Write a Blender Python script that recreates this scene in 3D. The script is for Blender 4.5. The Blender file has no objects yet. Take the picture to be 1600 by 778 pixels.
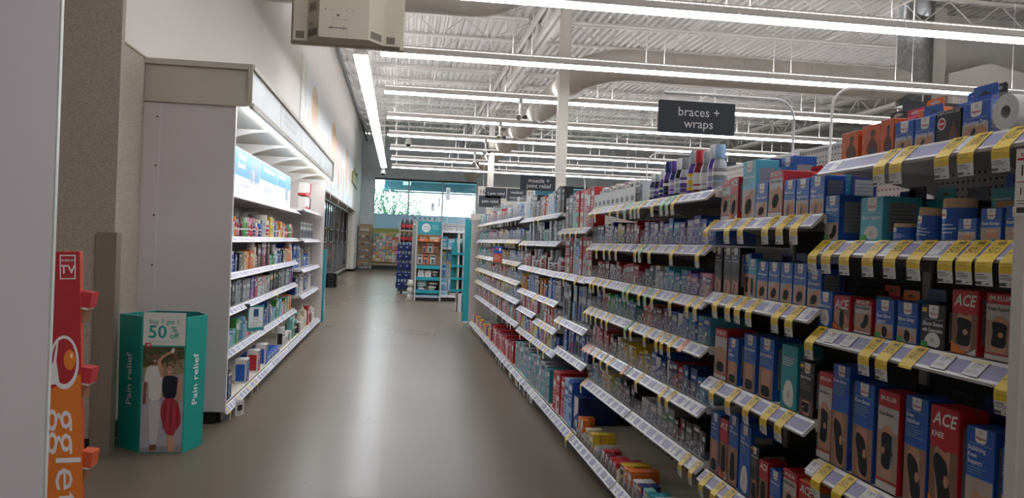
import bpy, bmesh, math, random, re
from mathutils import Vector, Matrix
random.seed(7)
R = random.Random(11)
PI = math.pi
SC = bpy.context.scene
COL = SC.collection

# ------------------------------------------------------------------ camera, world, exposure
cam_data = bpy.data.cameras.new('camera')
cam = bpy.data.objects.new('camera', cam_data)
COL.objects.link(cam)
SC.camera = cam
cam_data.sensor_fit = 'HORIZONTAL'
cam_data.sensor_width = 36.0
cam_data.lens = 1271.16 / 1600 * 36.0
cam_data.clip_start = 0.05
cam_data.clip_end = 300
_r = Vector((0.98978055, -0.13743081, 0.03804255))
_u = -Vector((0.03698648, -0.01023081, -0.99926339))
_b = -Vector((0.13771878, 0.99045853, -0.00504318))
cam.matrix_world = Matrix(((_r.x, _u.x, _b.x, 0), (_r.y, _u.y, _b.y, 0), (_r.z, _u.z, _b.z, 1.55), (0, 0, 0, 1)))

SC.view_settings.view_transform = 'Standard'
SC.view_settings.look = 'None'
SC.view_settings.gamma = 1.0
SC.view_settings.use_curve_mapping = False
SC.view_settings.exposure = 0.6
STRIP_POWER = 12.5        # radiance of the ceiling strip lenses
WORLD_POWER = 5.2
wd = bpy.data.worlds.new('daylight')
SC.world = wd
wd.use_nodes = True
wd.node_tree.nodes['Background'].inputs[0].default_value = (0.88, 0.97, 1.0, 1)
wd.node_tree.nodes['Background'].inputs[1].default_value = WORLD_POWER
try:
    SC.cycles.use_denoising = True
    SC.cycles.max_bounces = 8
    SC.cycles.diffuse_bounces = 4
    SC.cycles.glossy_bounces = 3
    SC.cycles.transparent_max_bounces = 12
    SC.cycles.transmission_bounces = 3
    SC.cycles.sample_clamp_indirect = 6
    SC.cycles.caustics_reflective = False
    SC.cycles.caustics_refractive = False
except Exception:
    pass

# ------------------------------------------------------------------ materials
MATS = {}


def lin(h):
    h = h.lstrip('#')
    out = []
    for i in (0, 2, 4):
        c = int(h[i:i + 2], 16) / 255
        out.append(c / 12.92 if c <= 0.04045 else ((c + 0.055) / 1.055) ** 2.4)
    return (*out, 1)


def base_mat(name):
    m = bpy.data.materials.new(name)
    m.use_nodes = True
    return m, m.node_tree, m.node_tree.nodes['Principled BSDF']


def M(key):
    """'rrggbb', 'rrggbb/rough' or the name of a special material"""
    if key in MATS:
        return MATS[key]
    parts = key.split('/')
    m, nt, p = base_mat('print_' + key.replace('/', '_'))
    p.inputs['Base Color'].default_value = lin(parts[0])
    p.inputs['Roughness'].default_value = float(parts[1]) if len(parts) > 1 else 0.42
    if len(parts) > 2:
        p.inputs['Metallic'].default_value = float(parts[2])
    m.diffuse_color = lin(parts[0])
    MATS[key] = m
    return m


def noisy(key, c1, c2, scale=4.0, rough=0.6, bump=0.0, detail=4.0, spec=None, rough2=None, stretch=None, bscale=None):
    m, nt, p = base_mat(key)
    n = nt.nodes
    tc = n.new('ShaderNodeTexCoord')
    mp = n.new('ShaderNodeMapping')
    if stretch:
        mp.inputs['Scale'].default_value = stretch
    nz = n.new('ShaderNodeTexNoise')
    nz.inputs['Scale'].default_value = scale
    nz.inputs['Detail'].default_value = detail
    rp = n.new('ShaderNodeValToRGB')
    rp.color_ramp.elements[0].position = 0.35
    rp.color_ramp.elements[1].position = 0.65
    rp.color_ramp.elements[0].color = lin(c1)
    rp.color_ramp.elements[1].color = lin(c2)
    L = nt.links
    L.new(tc.outputs['Object'], mp.inputs[0])
    L.new(mp.outputs[0], nz.inputs['Vector'])
    L.new(nz.outputs['Fac'], rp.inputs[0])
    L.new(rp.outputs[0], p.inputs['Base Color'])
    p.inputs['Roughness'].default_value = rough
    if spec is not None:
        p.inputs['Specular IOR Level'].default_value = spec
    if rough2 is not None:
        mr = n.new('ShaderNodeMapRange')
        mr.inputs['To Min'].default_value = rough
        mr.inputs['To Max'].default_value = rough2
        L.new(nz.outputs['Fac'], mr.inputs['Value'])
        L.new(mr.outputs[0], p.inputs['Roughness'])
    if bump:
        nb = n.new('ShaderNodeTexNoise')
        nb.inputs['Scale'].default_value = bscale or scale * 4
        nb.inputs['Detail'].default_value = 3
        bp = n.new('ShaderNodeBump')
        bp.inputs['Strength'].default_value = bump
        bp.inputs['Distance'].default_value = 0.004
        L.new(mp.outputs[0], nb.inputs['Vector'])
        L.new(nb.outputs['Fac'], bp.inputs['Height'])
        L.new(bp.outputs[0], p.inputs['Normal'])
    MATS[key] = m
    return m


def emitter(key, col, power):
    m = bpy.data.materials.new(key)
    m.use_nodes = True
    nt = m.node_tree
    nt.nodes.clear()
    o = nt.nodes.new('ShaderNodeOutputMaterial')
    e = nt.nodes.new('ShaderNodeEmission')
    e.inputs[0].default_value = lin(col)
    e.inputs[1].default_value = power
    nt.links.new(e.outputs[0], o.inputs[0])
    MATS[key] = m
    return m


def clear(key, tint, glossy=0.12, rough=0.08, haze=0.0, hazecol='ffffff'):
    """thin clear plastic or glass: mostly see-through with a soft reflection and a little milky haze"""
    m = bpy.data.materials.new(key)
    m.use_nodes = True
    nt = m.node_tree
    nt.nodes.clear()
    N = nt.nodes.new
    o = N('ShaderNodeOutputMaterial')
    t = N('ShaderNodeBsdfTransparent')
    t.inputs[0].default_value = lin(tint)
    g = N('ShaderNodeBsdfGlossy')
    g.inputs['Roughness'].default_value = rough
    mx = N('ShaderNodeMixShader')
    mx.inputs[0].default_value = glossy
    nt.links.new(t.outputs[0], mx.inputs[1])
    nt.links.new(g.outputs[0], mx.inputs[2])
    last = mx
    if haze:
        d = N('ShaderNodeBsdfDiffuse')
        d.inputs[0].default_value = lin(hazecol)
        m2 = N('ShaderNodeMixShader')
        m2.inputs[0].default_value = haze
        nt.links.new(mx.outputs[0], m2.inputs[1])
        nt.links.new(d.outputs[0], m2.inputs[2])
        last = m2
    nt.links.new(last.outputs[0], o.inputs[0])
    MATS[key] = m
    return m


def floor_mat():
    m, nt, p = base_mat('polished_concrete')
    n = nt.nodes
    L = nt.links
    tc = n.new('ShaderNodeTexCoord')
    a = n.new('ShaderNodeTexNoise'); a.inputs['Scale'].default_value = 0.7; a.inputs['Detail'].default_value = 4; a.inputs['Roughness'].default_value = 0.5
    b = n.new('ShaderNodeTexNoise'); b.inputs['Scale'].default_value = 60; b.inputs['Detail'].default_value = 3
    rp = n.new('ShaderNodeValToRGB')
    rp.color_ramp.elements[0].position = 0.05; rp.color_ramp.elements[0].color = lin('6c6156')
    rp.color_ramp.elements[1].position = 0.95; rp.color_ramp.elements[1].color = lin('776c60')
    mx = n.new('ShaderNodeMix'); mx.data_type = 'RGBA'; mx.blend_type = 'MULTIPLY'
    mx.inputs['Factor'].default_value = 0.25
    rb = n.new('ShaderNodeValToRGB'); rb.color_ramp.elements[0].position = 0.1; rb.color_ramp.elements[0].color = (0.55, 0.53, 0.5, 1); rb.color_ramp.elements[1].position = 0.9
    L.new(tc.outputs['Object'], a.inputs['Vector']); L.new(tc.outputs['Object'], b.inputs['Vector'])
    L.new(a.outputs['Fac'], rp.inputs[0]); L.new(b.outputs['Fac'], rb.inputs[0])
    L.new(rp.outputs[0], mx.inputs['A']); L.new(rb.outputs[0], mx.inputs['B'])
    L.new(mx.outputs['Result'], p.inputs['Base Color'])
    mr = n.new('ShaderNodeMapRange'); mr.inputs['To Min'].default_value = 0.26; mr.inputs['To Max'].default_value = 0.30
    a2 = n.new('ShaderNodeTexNoise'); a2.inputs['Scale'].default_value = 0.4; a2.inputs['Detail'].default_value = 1
    L.new(tc.outputs['Object'], a2.inputs['Vector'])
    L.new(a2.outputs['Fac'], mr.inputs['Value']); L.new(mr.outputs[0], p.inputs['Roughness'])
    p.inputs['Specular IOR Level'].default_value = 0.08
    MATS['floor'] = m


def peg_mat(key, base, hole):
    """perforated board: a grid of small dark holes every 25 mm"""
    m, nt, p = base_mat(key)
    n = nt.nodes
    L = nt.links
    tc = n.new('ShaderNodeTexCoord')
    sp = n.new('ShaderNodeSeparateXYZ')
    L.new(tc.outputs['Object'], sp.inputs[0])

    def cell(sock):
        d = n.new('ShaderNodeMath'); d.operation = 'MULTIPLY'; d.inputs[1].default_value = 1 / 0.0254
        f = n.new('ShaderNodeMath'); f.operation = 'FRACT'
        s = n.new('ShaderNodeMath'); s.operation = 'SUBTRACT'; s.inputs[1].default_value = 0.5
        q = n.new('ShaderNodeMath'); q.operation = 'POWER'; q.inputs[1].default_value = 2
        a = n.new('ShaderNodeMath'); a.operation = 'ABSOLUTE'
        L.new(sock, d.inputs[0]); L.new(d.outputs[0], f.inputs[0]); L.new(f.outputs[0], s.inputs[0])
        L.new(s.outputs[0], a.inputs[0]); L.new(a.outputs[0], q.inputs[0])
        return q.outputs[0]
    ad = n.new('ShaderNodeMath'); ad.operation = 'ADD'
    L.new(cell(sp.outputs['X']), ad.inputs[0]); L.new(cell(sp.outputs['Z']), ad.inputs[1])
    lt = n.new('ShaderNodeMath'); lt.operation = 'LESS_THAN'; lt.inputs[1].default_value = 0.03
    L.new(ad.outputs[0], lt.inputs[0])
    mx = n.new('ShaderNodeMix'); mx.data_type = 'RGBA'
    mx.inputs['A'].default_value = lin(base); mx.inputs['B'].default_value = lin(hole)
    L.new(lt.outputs[0], mx.inputs['Factor'])
    L.new(mx.outputs['Result'], p.inputs['Base Color'])
    p.inputs['Roughness'].default_value = 0.5
    MATS[key] = m


floor_mat()
peg_mat('peg_light', 'cdc6bd', '2a2826')
peg_mat('peg_dark', '4b4744', '151413')
noisy('wall_paint', 'd8d2cb', 'dad4cd', 1.5, 0.75)
noisy('wall_far', 'dfe7ee', 'e4ebf2', 3, 0.75)
noisy('ceil_paint', 'd0cbc5', 'd6d1cb', 2, 0.55)
noisy('deck_paint', 'bfbbb6', 'c8c4be', 0.8, 0.5, stretch=(1, 0.2, 1))
noisy('vinyl', 'a4988a', 'baae9f', 60, 0.8, 0.9, bscale=160, stretch=(1, 1, 1.6))
noisy('beam_paint', 'c3bcb2', 'cbc4ba', 2, 0.5)
noisy('steel_brushed', '94877a', '9b8e82', 3, 0.4, 0.0, stretch=(30, 30, 0.6))
MATS['steel_brushed'].node_tree.nodes['Principled BSDF'].inputs['Metallic'].default_value = 0.6
noisy('panel_grey', 'cfc7c8', 'd3cbcc', 2, 0.45)
noisy('panel_lilac', 'dcd6dc', 'e0dae0', 1.2, 0.4)
noisy('valance', 'bdb6a8', 'c2bbad', 2, 0.5)
noisy('valance_face', 'c8ccc8', 'd0d3cf', 2, 0.35)
noisy('tv_beige', 'c4bca6', 'cac2ad', 2, 0.5)
noisy('shelf_white', 'd8d5d1', 'dedbd7', 3, 0.35)
noisy('deck_cream', 'e2dbca', 'e8e1d1', 3, 0.4)
noisy('duct', 'b3aca3', 'bdb6ac', 3, 0.42, stretch=(1, 1, 1))
noisy('galv', '8b8d8c', 'a3a5a4', 12, 0.3)
MATS['galv'].node_tree.nodes['Principled BSDF'].inputs['Metallic'].default_value = 0.85
noisy('slatwall', '6d6c6c', '777675', 3, 0.5)
noisy('black_base', '161514', '1e1c1b', 5, 0.35)
noisy('pavement', 'b9bcb8', 'c9ccc8', 3, 0.9)
noisy('leaf', '1a4c2b', '33703d', 2, 0.6)
noisy('bark', '5b4c3c', '6e5d4a', 10, 0.9)
noisy('tan_foam', 'b89a78', 'c6a986', 60, 0.9, 0.4)
noisy('skin', 'b5846a', 'c39477', 9, 0.6)
noisy('skin_dark', '6a4432', '7b523d', 9, 0.6)
noisy('neoprene', '17181a', '222326', 60, 0.8)
noisy('wicker_black', '1b1b1c', '262627', 12, 0.45)
emitter('lens', 'f7f9ff', STRIP_POWER)
emitter('slot_glow', 'fffcf8', 0.95)
emitter('uplight', 'f5f7ff', 19.0)
emitter('case_tube', 'f4f8ff', 60.0)
clear('glass', 'e2f2f2', 0.08, 0.02)
clear('clear_plastic', 'fafbfc', 0.05, 0.12, 0.07, 'f4f6fa')
clear('clear_lens', 'f2f4f8', 0.10, 0.15, 0.10, 'd8dcf0')
clear('film', 'e3eef5', 0.04, 0.3, 0.5, 'c9dce6')
m, nt, p = base_mat('cooler_glass')
p.inputs['Base Color'].default_value = lin('0e1214')
p.inputs['Roughness'].default_value = 0.03
p.inputs['Specular IOR Level'].default_value = 1.0
p.inputs['Coat Weight'].default_value = 1.0
p.inputs['Coat IOR'].default_value = 2.6
MATS['cooler_glass'] = m


def poster_mat(key, col, power):
    m, nt, p = base_mat(key)
    p.inputs['Base Color'].default_value = lin(col)
    p.inputs['Emission Color'].default_value = lin(col)
    p.inputs['Emission Strength'].default_value = power
    MATS[key] = m


poster_mat('lit_blue', '4b86b3', 0.25)
poster_mat('lit_pale', 'b4c9d8', 0.5)
poster_mat('lit_white', 'eef6fb', 0.6)

# ------------------------------------------------------------------ mesh builder
TEXTS = {}


def text_mesh(s, bold, italic):
    k = (s, bold, italic)
    if k not in TEXTS:
        cu = bpy.data.curves.new('lettering', 'FONT')
        cu.body = s
        cu.size = 1.0
        cu.resolution_u = 2
        cu.align_x = 'CENTER'
        cu.align_y = 'CENTER'
        cu.offset = 0.018 if bold else 0.0
        cu.shear = 0.25 if italic else 0.0
        cu.space_line = 0.85
        o = bpy.data.objects.new('lettering', cu)
        me = o.to_mesh()
        vs = [tuple(v.co) for v in me.vertices]
        fs = [tuple(p.vertices) for p in me.polygons]
        o.to_mesh_clear()
        bpy.data.objects.remove(o)
        bpy.data.curves.remove(cu)
        TEXTS[k] = (vs, fs)
    return TEXTS[k]


class B:
    def __init__(self):
        self.v = []; self.f = []; self.m = []; self.s = []; self.names = []
        self.T = None

    def mi(self, mat):
        if mat not in self.names:
            self.names.append(mat)
        return self.names.index(mat)

    def add(self, vs, fs, mat, smooth=False):
        n = len(self.v)
        if self.T is not None:
            vs = [tuple(self.T @ Vector(v)) for v in vs]
        self.v.extend(vs)
        i = self.mi(mat)
        for f in fs:
            self.f.append(tuple(n + a for a in f)); self.m.append(i); self.s.append(smooth)
        return self

    def box(self, x0, y0, z0, x1, y1, z1, mat):
        vs = [(x0, y0, z0), (x1, y0, z0), (x1, y1, z0), (x0, y1, z0), (x0, y0, z1), (x1, y0, z1), (x1, y1, z1), (x0, y1, z1)]
        return self.add(vs, [(0, 3, 2, 1), (4, 5, 6, 7), (0, 1, 5, 4), (1, 2, 6, 5), (2, 3, 7, 6), (3, 0, 4, 7)], mat)

    def cbox(self, x0, y0, z0, x1, y1, z1, mat, c=0.0015):
        """box with chamfered edges"""
        X = (x0, x1); Y = (y0, y1); Z = (z0, z1)
        vs = []; ix = {}
        for i in (0, 1):
            for j in (0, 1):
                for k in (0, 1):
                    sx = c if i == 0 else -c; sy = c if j == 0 else -c; sz = c if k == 0 else -c
                    for a, q in (('x', (X[i], Y[j] + sy, Z[k] + sz)), ('y', (X[i] + sx, Y[j], Z[k] + sz)), ('z', (X[i] + sx, Y[j] + sy, Z[k]))):
                        ix[(i, j, k, a)] = len(vs); vs.append(q)
        fs = []
        for i in (0, 1):
            q = [ix[(i, 0, 0, 'x')], ix[(i, 1, 0, 'x')], ix[(i, 1, 1, 'x')], ix[(i, 0, 1, 'x')]]
            fs.append(tuple(q if i else q[::-1]))
            q = [ix[(0, i, 0, 'y')], ix[(1, i, 0, 'y')], ix[(1, i, 1, 'y')], ix[(0, i, 1, 'y')]]
            fs.append(tuple(q[::-1] if i else q))
            q = [ix[(0, 0, i, 'z')], ix[(1, 0, i, 'z')], ix[(1, 1, i, 'z')], ix[(0, 1, i, 'z')]]
            fs.append(tuple(q if i else q[::-1]))
        for a in (0, 1):
            for b in (0, 1):
                fs.append((ix[(a, b, 0, 'x')], ix[(a, b, 0, 'y')], ix[(a, b, 1, 'y')], ix[(a, b, 1, 'x')]))
                fs.append((ix[(a, 0, b, 'x')], ix[(a, 1, b, 'x')], ix[(a, 1, b, 'z')], ix[(a, 0, b, 'z')]))
                fs.append((ix[(0, a, b, 'y')], ix[(1, a, b, 'y')], ix[(1, a, b, 'z')], ix[(0, a, b, 'z')]))
        for i in (0, 1):
            for j in (0, 1):
                for k in (0, 1):
                    fs.append((ix[(i, j, k, 'x')], ix[(i, j, k, 'y')], ix[(i, j, k, 'z')]))
        return self.add(vs, fs, mat)

    def quad(self, a, b, c, d, mat):
        return self.add([a, b, c, d], [(0, 1, 2, 3)], mat)

    def poly(self, pts, mat):
        return self.add(list(pts), [tuple(range(len(pts)))], mat)

    def prism(self, pts, y0, y1, mat):
        """outline in (x, z) pushed from y0 to y1"""
        n = len(pts)
        vs = [(x, y0, z) for x, z in pts] + [(x, y1, z) for x, z in pts]
        fs = [tuple(range(n)), tuple(range(2 * n - 1, n - 1, -1))]
        fs += [(i, n + i, n + (i + 1) % n, (i + 1) % n) for i in range(n)]
        return self.add(vs, fs, mat)

    def prismx(self, pts, x0, x1, mat):
        """outline in (y, z) pushed from x0 to x1"""
        n = len(pts)
        vs = [(x0, y, z) for y, z in pts] + [(x1, y, z) for y, z in pts]
        fs = [tuple(range(n - 1, -1, -1)), tuple(range(n, 2 * n))]
        fs += [(i, (i + 1) % n, n + (i + 1) % n, n + i) for i in range(n)]
        return self.add(vs, fs, mat)

    def prismz(self, pts, z0, z1, mat):
        n = len(pts)
        vs = [(x, y, z0) for x, y in pts] + [(x, y, z1) for x, y in pts]
        fs = [tuple(range(n - 1, -1, -1)), tuple(range(n, 2 * n))]
        fs += [(i, (i + 1) % n, n + (i + 1) % n, n + i) for i in range(n)]
        return self.add(vs, fs, mat)

    def lathe(self, prof, mat, n=14, cx=0, cy=0, caps=True):
        vs = []
        for r, z in prof:
            for k in range(n):
                a = 2 * PI * k / n
                vs.append((cx + r * math.cos(a), cy + r * math.sin(a), z))
        fs = []
        for i in range(len(prof) - 1):
            for k in range(n):
                fs.append((i * n + k, i * n + (k + 1) % n, (i + 1) * n + (k + 1) % n, (i + 1) * n + k))
        self.add(vs, fs, mat, True)
        if caps:
            m = len(prof) - 1
            self.add([vs[k] for k in range(n)], [tuple(range(n - 1, -1, -1))], mat)
            self.add([vs[m * n + k] for k in range(n)], [tuple(range(n))], mat)
        return self

    def tube(self, pts, r, mat, n=8, closed=False):
        pts = [Vector(p) for p in pts]
        vs = []
        up = Vector((0, 0, 1))
        for i, p in enumerate(pts):
            d = (pts[min(i + 1, len(pts) - 1)] - pts[max(i - 1, 0)]).normalized()
            a = d.cross(up)
            if a.length < 0.05:
                a = d.cross(Vector((0, 1, 0)))
            a.normalize(); b = d.cross(a)
            for k in range(n):
                t = 2 * PI * k / n
                vs.append(tuple(p + a * math.cos(t) * r + b * math.sin(t) * r))
        fs = []
        for i in range(len(pts) - 1):
            for k in range(n):
                fs.append((i * n + k, i * n + (k + 1) % n, (i + 1) * n + (k + 1) % n, (i + 1) * n + k))
        fs.append(tuple(range(n))); fs.append(tuple(range(len(vs) - 1, len(vs) - n - 1, -1)))
        return self.add(vs, fs, mat, n > 6)

    # ---- flat print on a front face (x right, z up, facing -y)
    def rect(self, x0, z0, x1, z1, mat, lay=1, y=0.0):
        yy = y - 0.0003 * lay
        return self.quad((x0, yy, z0), (x1, yy, z0), (x1, yy, z1), (x0, yy, z1), mat)

    def shape(self, pts, mat, lay=1, y=0.0):
        yy = y - 0.0003 * lay
        return self.poly([(x, yy, z) for x, z in pts], mat)

    def sshape(self, pts, mat, lay=1, y=0.0):
        for _ in range(2):
            q = []
            for i in range(len(pts)):
                (ax, az), (bx, bz) = pts[i], pts[(i + 1) % len(pts)]
                q += [(ax * .78 + bx * .22, az * .78 + bz * .22), (ax * .22 + bx * .78, az * .22 + bz * .78)]
            pts = q
        return self.shape(pts, mat, lay, y)

    def arc(self, r, a0, a1, z0, z1, mat, cx=0.0, cy=0.0, n=8):
        """patch of a cylinder wall between two angles (0 = +x, -90 = front)"""
        vs = []
        for k in range(n + 1):
            a = math.radians(a0 + (a1 - a0) * k / n)
            vs += [(cx + r * math.cos(a), cy + r * math.sin(a), z0), (cx + r * math.cos(a), cy + r * math.sin(a), z1)]
        return self.add(vs, [(2 * k, 2 * k + 2, 2 * k + 3, 2 * k + 1) for k in range(n)], mat)

    def disc(self, cx, cz, rx, rz, mat, lay=1, y=0.0, n=18):
        return self.shape([(cx + rx * math.cos(2 * PI * k / n), cz + rz * math.sin(2 * PI * k / n)) for k in range(n)], mat, lay, y)

    def text(self, s, size, x, z, mat, lay=3, y=0.0, bold=False, italic=False, rot=0.0, fit=None, basis=None, wide=None):
        vs, fs = text_mesh(s, bold, italic)
        if not vs:
            return self
        w = max(v[0] for v in vs) - min(v[0] for v in vs)
        sx = wide or size
        if fit and w * size > fit:
            sx = fit / w
        c, sn = math.cos(rot), math.sin(rot)
        out = []
        for a, b, _ in vs:
            a *= sx; b *= size
            a, b = a * c - b * sn, a * sn + b * c
            if basis:
                O, U, V, N = basis
                out.append(tuple(O + U * (x + a) + V * (z + b) + N * (0.0003 * lay)))
            else:
                out.append((x + a, y - 0.0003 * lay, z + b))
        return self.add(out, fs, mat)

    def mesh(self, name):
        me = bpy.data.meshes.new(name)
        me.from_pydata([tuple(v) for v in self.v], [], self.f)
        for k in self.names:
            me.materials.append(M(k))
        me.polygons.foreach_set('material_index', self.m)
        me.polygons.foreach_set('use_smooth', self.s)
        me.update()
        return me

    def build(self, name, parent=None, loc=(0, 0, 0), rz=0.0):
        return put(self.mesh(name), name, parent, loc, rz)


def put(me, name, parent=None, loc=(0, 0, 0), rz=0.0):
    o = bpy.data.objects.new(name, me)
    COL.objects.link(o)
    o.location = loc
    o.rotation_euler = (0, 0, rz)
    if parent is not None:
        o.parent = parent
    return o


def tag(o, label, cat, group=None, kind=None):
    if label: o['label'] = label
    if cat: o['category'] = cat
    if group: o['group'] = group
    if kind: o['kind'] = kind
    return o


def thing(name, label, cat, loc=(0, 0, 0), rz=0.0, group=None):
    o = bpy.data.objects.new(name, None)
    COL.objects.link(o)
    o.empty_display_size = 0.05
    o.location = loc
    o.rotation_euler = (0, 0, rz)
    return tag(o, label, cat, group)


def struct(name, b, loc=(0, 0, 0), rz=0.0):
    return tag(b.build(name, None, loc, rz), None, None, None, 'structure')


def dup(root, loc, rz=None, label=None, group=None, scale=None):
    r = root.copy(); COL.objects.link(r)
    r.location = loc
    if rz is not None: r.rotation_euler = (0, 0, rz)
    if scale is not None: r.scale = scale
    if label: r['label'] = label
    if group: r['group'] = group
    for ch in list(root.children):
        c = ch.copy(); COL.objects.link(c); c.parent = r
        for g in ch.children:
            d = g.copy(); COL.objects.link(d); d.parent = c
    return r


ORD = ['first', 'second', 'third', 'fourth', 'fifth', 'sixth', 'seventh', 'eighth', 'ninth', 'tenth', 'eleventh', 'twelfth', 'thirteenth',
       'fourteenth', 'fifteenth', 'sixteenth', 'seventeenth', 'eighteenth', 'nineteenth', 'twentieth']
TENS = {20: 'twenty', 30: 'thirty', 40: 'forty', 50: 'fifty', 60: 'sixty', 70: 'seventy', 80: 'eighty', 90: 'ninety'}


def nth(i):
    if i < 20: return ORD[i]
    n = i + 1
    if n % 10 == 0: return TENS[n][:-1] + 'ieth' if n < 100 else 'last'
    return TENS[(n // 10) * 10] + '-' + ORD[n % 10 - 1]


COUNT = {}


def numbered(desc, place):
    """one label for each thing: its look, then which one along its shelf, counted from the camera's end"""
    i = COUNT.get((desc, place), 0)
    COUNT[(desc, place)] = i + 1
    s = f'{desc}, {nth(i)} from the near end, {place}'
    if len(re.findall(r"[A-Za-z0-9'-]+", s)) > 16: s = f'{desc}, {nth(i)} from near end, {place}'
    return s

# ================================================================== the room
XL, XR, YB, YF, HC = -2.12, 27.0, -3.0, 44.4, 7.2
b = B()
b.box(-4.7, YB, -0.06, XR, YF, 0, 'floor')
struct('floor', b)
b = B()
for pts in (((-0.06, 0), (-0.06, YF)),):
    b.box(-0.063, YB, 0, -0.057, YF, 0.0006, '6d645b/0.5')
for yy in (4.95,):
    b.box(-4.6, yy - 0.003, 0, XR, yy + 0.003, 0.0006, '6d645b/0.5')
for sx, sy, sr in ((-.20, 7.1, .022), (-.53, 5.25, .012)):
    b.poly([(sx + sr * (1.6 if k % 2 else 1) * math.cos(k * PI / 5), sy + sr * 1.3 * (.6 if k % 3 else 1) * math.sin(k * PI / 5), .0007) for k in range(10)], '5a5148/0.5')
struct('trim_1', b)      # saw-cut joints of the slab

# corrugated roof deck, flutes running along the aisles
b = B()
pitch = 0.2
nx = int((XR - XL) / pitch)
prof = []
for i in range(nx + 1):
    x = XL - 0.02 + i * pitch
    prof += [(x, HC), (x + 0.085, HC), (x + 0.11, HC + 0.075), (x + 0.175, HC + 0.075)]
vs = [(x, YB, z) for x, z in prof] + [(x, YF, z) for x, z in prof]
n = len(prof)
b.add(vs, [(i, n + i, n + i + 1, i + 1) for i in range(n - 1)], 'deck_paint')
b.box(-4.7, YB, HC + 0.09, XR + 0.1, YF + 0.1, HC + 0.2, 'deck_paint')
b.box(-4.7, YB, HC, XL, YF, HC + 0.09, 'deck_paint')
struct('ceiling', b)

# walls
b = B()
b.box(XL - 0.15, 5.95, 0, XL, 18.0, HC, 'wall_paint')
b.box(XL - 0.15, 18.0, 2.87, XL, 39.6, HC, 'wall_paint')
b.box(XL - 0.15, 39.6, 0, XL, YF, HC, 'wall_paint')
b.box(-2.62, 18.0, 0, -2.5, 39.6, 2.87, 'vinyl')
b.box(-2.62, 18.0, 2.87, XL - 0.15, 39.6, 2.97, 'wall_paint')
b.box(-2.6, 39.6, 0, XL - 0.15, 39.7, 2.9, 'beam_paint')
b.box(-2.6, 17.9, 0, XL - 0.15, 18.0, 2.9, 'beam_paint')
struct('wall_left', b)
b = B()
b.box(-4.8, YB, 0, -4.7, 5.95, HC, 'wall_paint')
b.box(-4.8, 5.95, 0, XL - 0.15, 6.06, HC, 'wall_paint')
struct('wall_near_left', b)
b = B(); b.box(-4.8, YB - 0.1, 0, XR, YB, HC, 'wall_paint'); struct('wall_back', b)
b = B(); b.box(XR, YB, 0, XR + 0.1, YF + 0.1, HC, 'wall_paint'); struct('wall_right', b)
b = B()
WIN = [(-1.42, 4.1, 2.15, 4.9), (7.0, 13.4, 2.15, 4.9)]
y0, y1 = YF, YF + 0.25
b.box(XL - 0.15, y0, 0, XR, y1, 2.15, 'wall_far')
b.box(XL - 0.15, y0, 4.9, XR, y1, HC, 'wall_far')
b.box(XL - 0.15, y0, 2.15, -1.42, y1, 4.9, 'wall_far')
b.box(4.1, y0, 2.15, 7.0, y1, 4.9, 'wall_far')
b.box(13.4, y0, 2.15, XR, y1, 4.9, 'wall_far')
struct('wall_far', b)
# wood-coloured wainscot in the far corner
b = B(); b.box(XL, YF - 0.03, 0.1, -1.44, YF, 2.33, 'c0a684/0.6'); b.box(XL, YF - 0.035, 2.33, -1.44, YF, 2.36, 'a08b6e/0.5'); struct('trim_2', b)
for i, (x0, x1, z0, z1) in enumerate(WIN):
    w = B()
    t = 0.06
    n = 3 if i == 0 else 4
    w.box(x0, YF + 0.05, z0, x1, YF + 0.15, z0 + t, 'b9b9b6/0.4')
    w.box(x0, YF + 0.05, z1 - 0.1, x1, YF + 0.15, z1, '2c3a40/0.4')
    for k in range(n + 1):
        xx = x0 + (x1 - x0) * k / n
        w.box(max(x0, xx - 0.04), YF + 0.05, z0, min(x1, xx + 0.04), YF + 0.15, z1, 'b9b9b6/0.4')
    wo = struct(f'window_{i + 1}', w)
    g = B(); g.box(x0, YF + 0.09, z0, x1, YF + 0.10, z1, 'glass'); g.build('glass_pane', wo)
    g = B(); g.box(x0 + 0.02, YF + 0.075, z0 + t, x1 - 0.02, YF + 0.08, 2.97, 'film'); g.box(x0 + 0.02, YF + 0.068, z0 + t, x1 - 0.02, YF + 0.072, 2.97, 'film'); tag(g.build('frosted_film', wo), 'pale blue frosted film on the lower glass', None)

# wall covering panel and textured pier on the near left
b = B(); b.box(XL, 5.95, 0.12, -2.06, 6.86, 2.93, 'vinyl'); b.box(XL, 5.95, 2.93, -2.05, 6.86, 2.945, 'b5a994/0.6'); struct('wall_covering', b)
b = B(); b.box(-4.7, 5.88, 0.12, -1.925, 5.95, HC, 'vinyl'); struct('wall_pier', b)
b = B(); b.box(-4.7, 5.87, 0, -1.915, 5.95, 0.12, 'black_base'); b.box(XL, 5.95, 0, -2.04, 6.86, 0.12, 'black_base'); struct('baseboard_pier', b)
b = B()
b.box(-2.50, 39.6, 0, XL + 0.015, 39.62, 0.1, 'black_base')
b.box(-2.5, 18.0, 0, -2.46, 39.6, 0.12, 'black_base')
b.box(XL, 39.6, 0, XL + 0.015, YF, 0.12, 'black_base')
struct('baseboard_left', b)
g = B()
g.box(-2.035, 5.86, 0, -1.905, 5.87, 1.53, 'steel_brushed')
g.box(-1.915, 5.87, 0, -1.905, 5.96, 1.53, 'steel_brushed')
tag(g.build('corner_guard'), 'tall brushed steel corner guard on the beige textured pier', 'corner guard')

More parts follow.
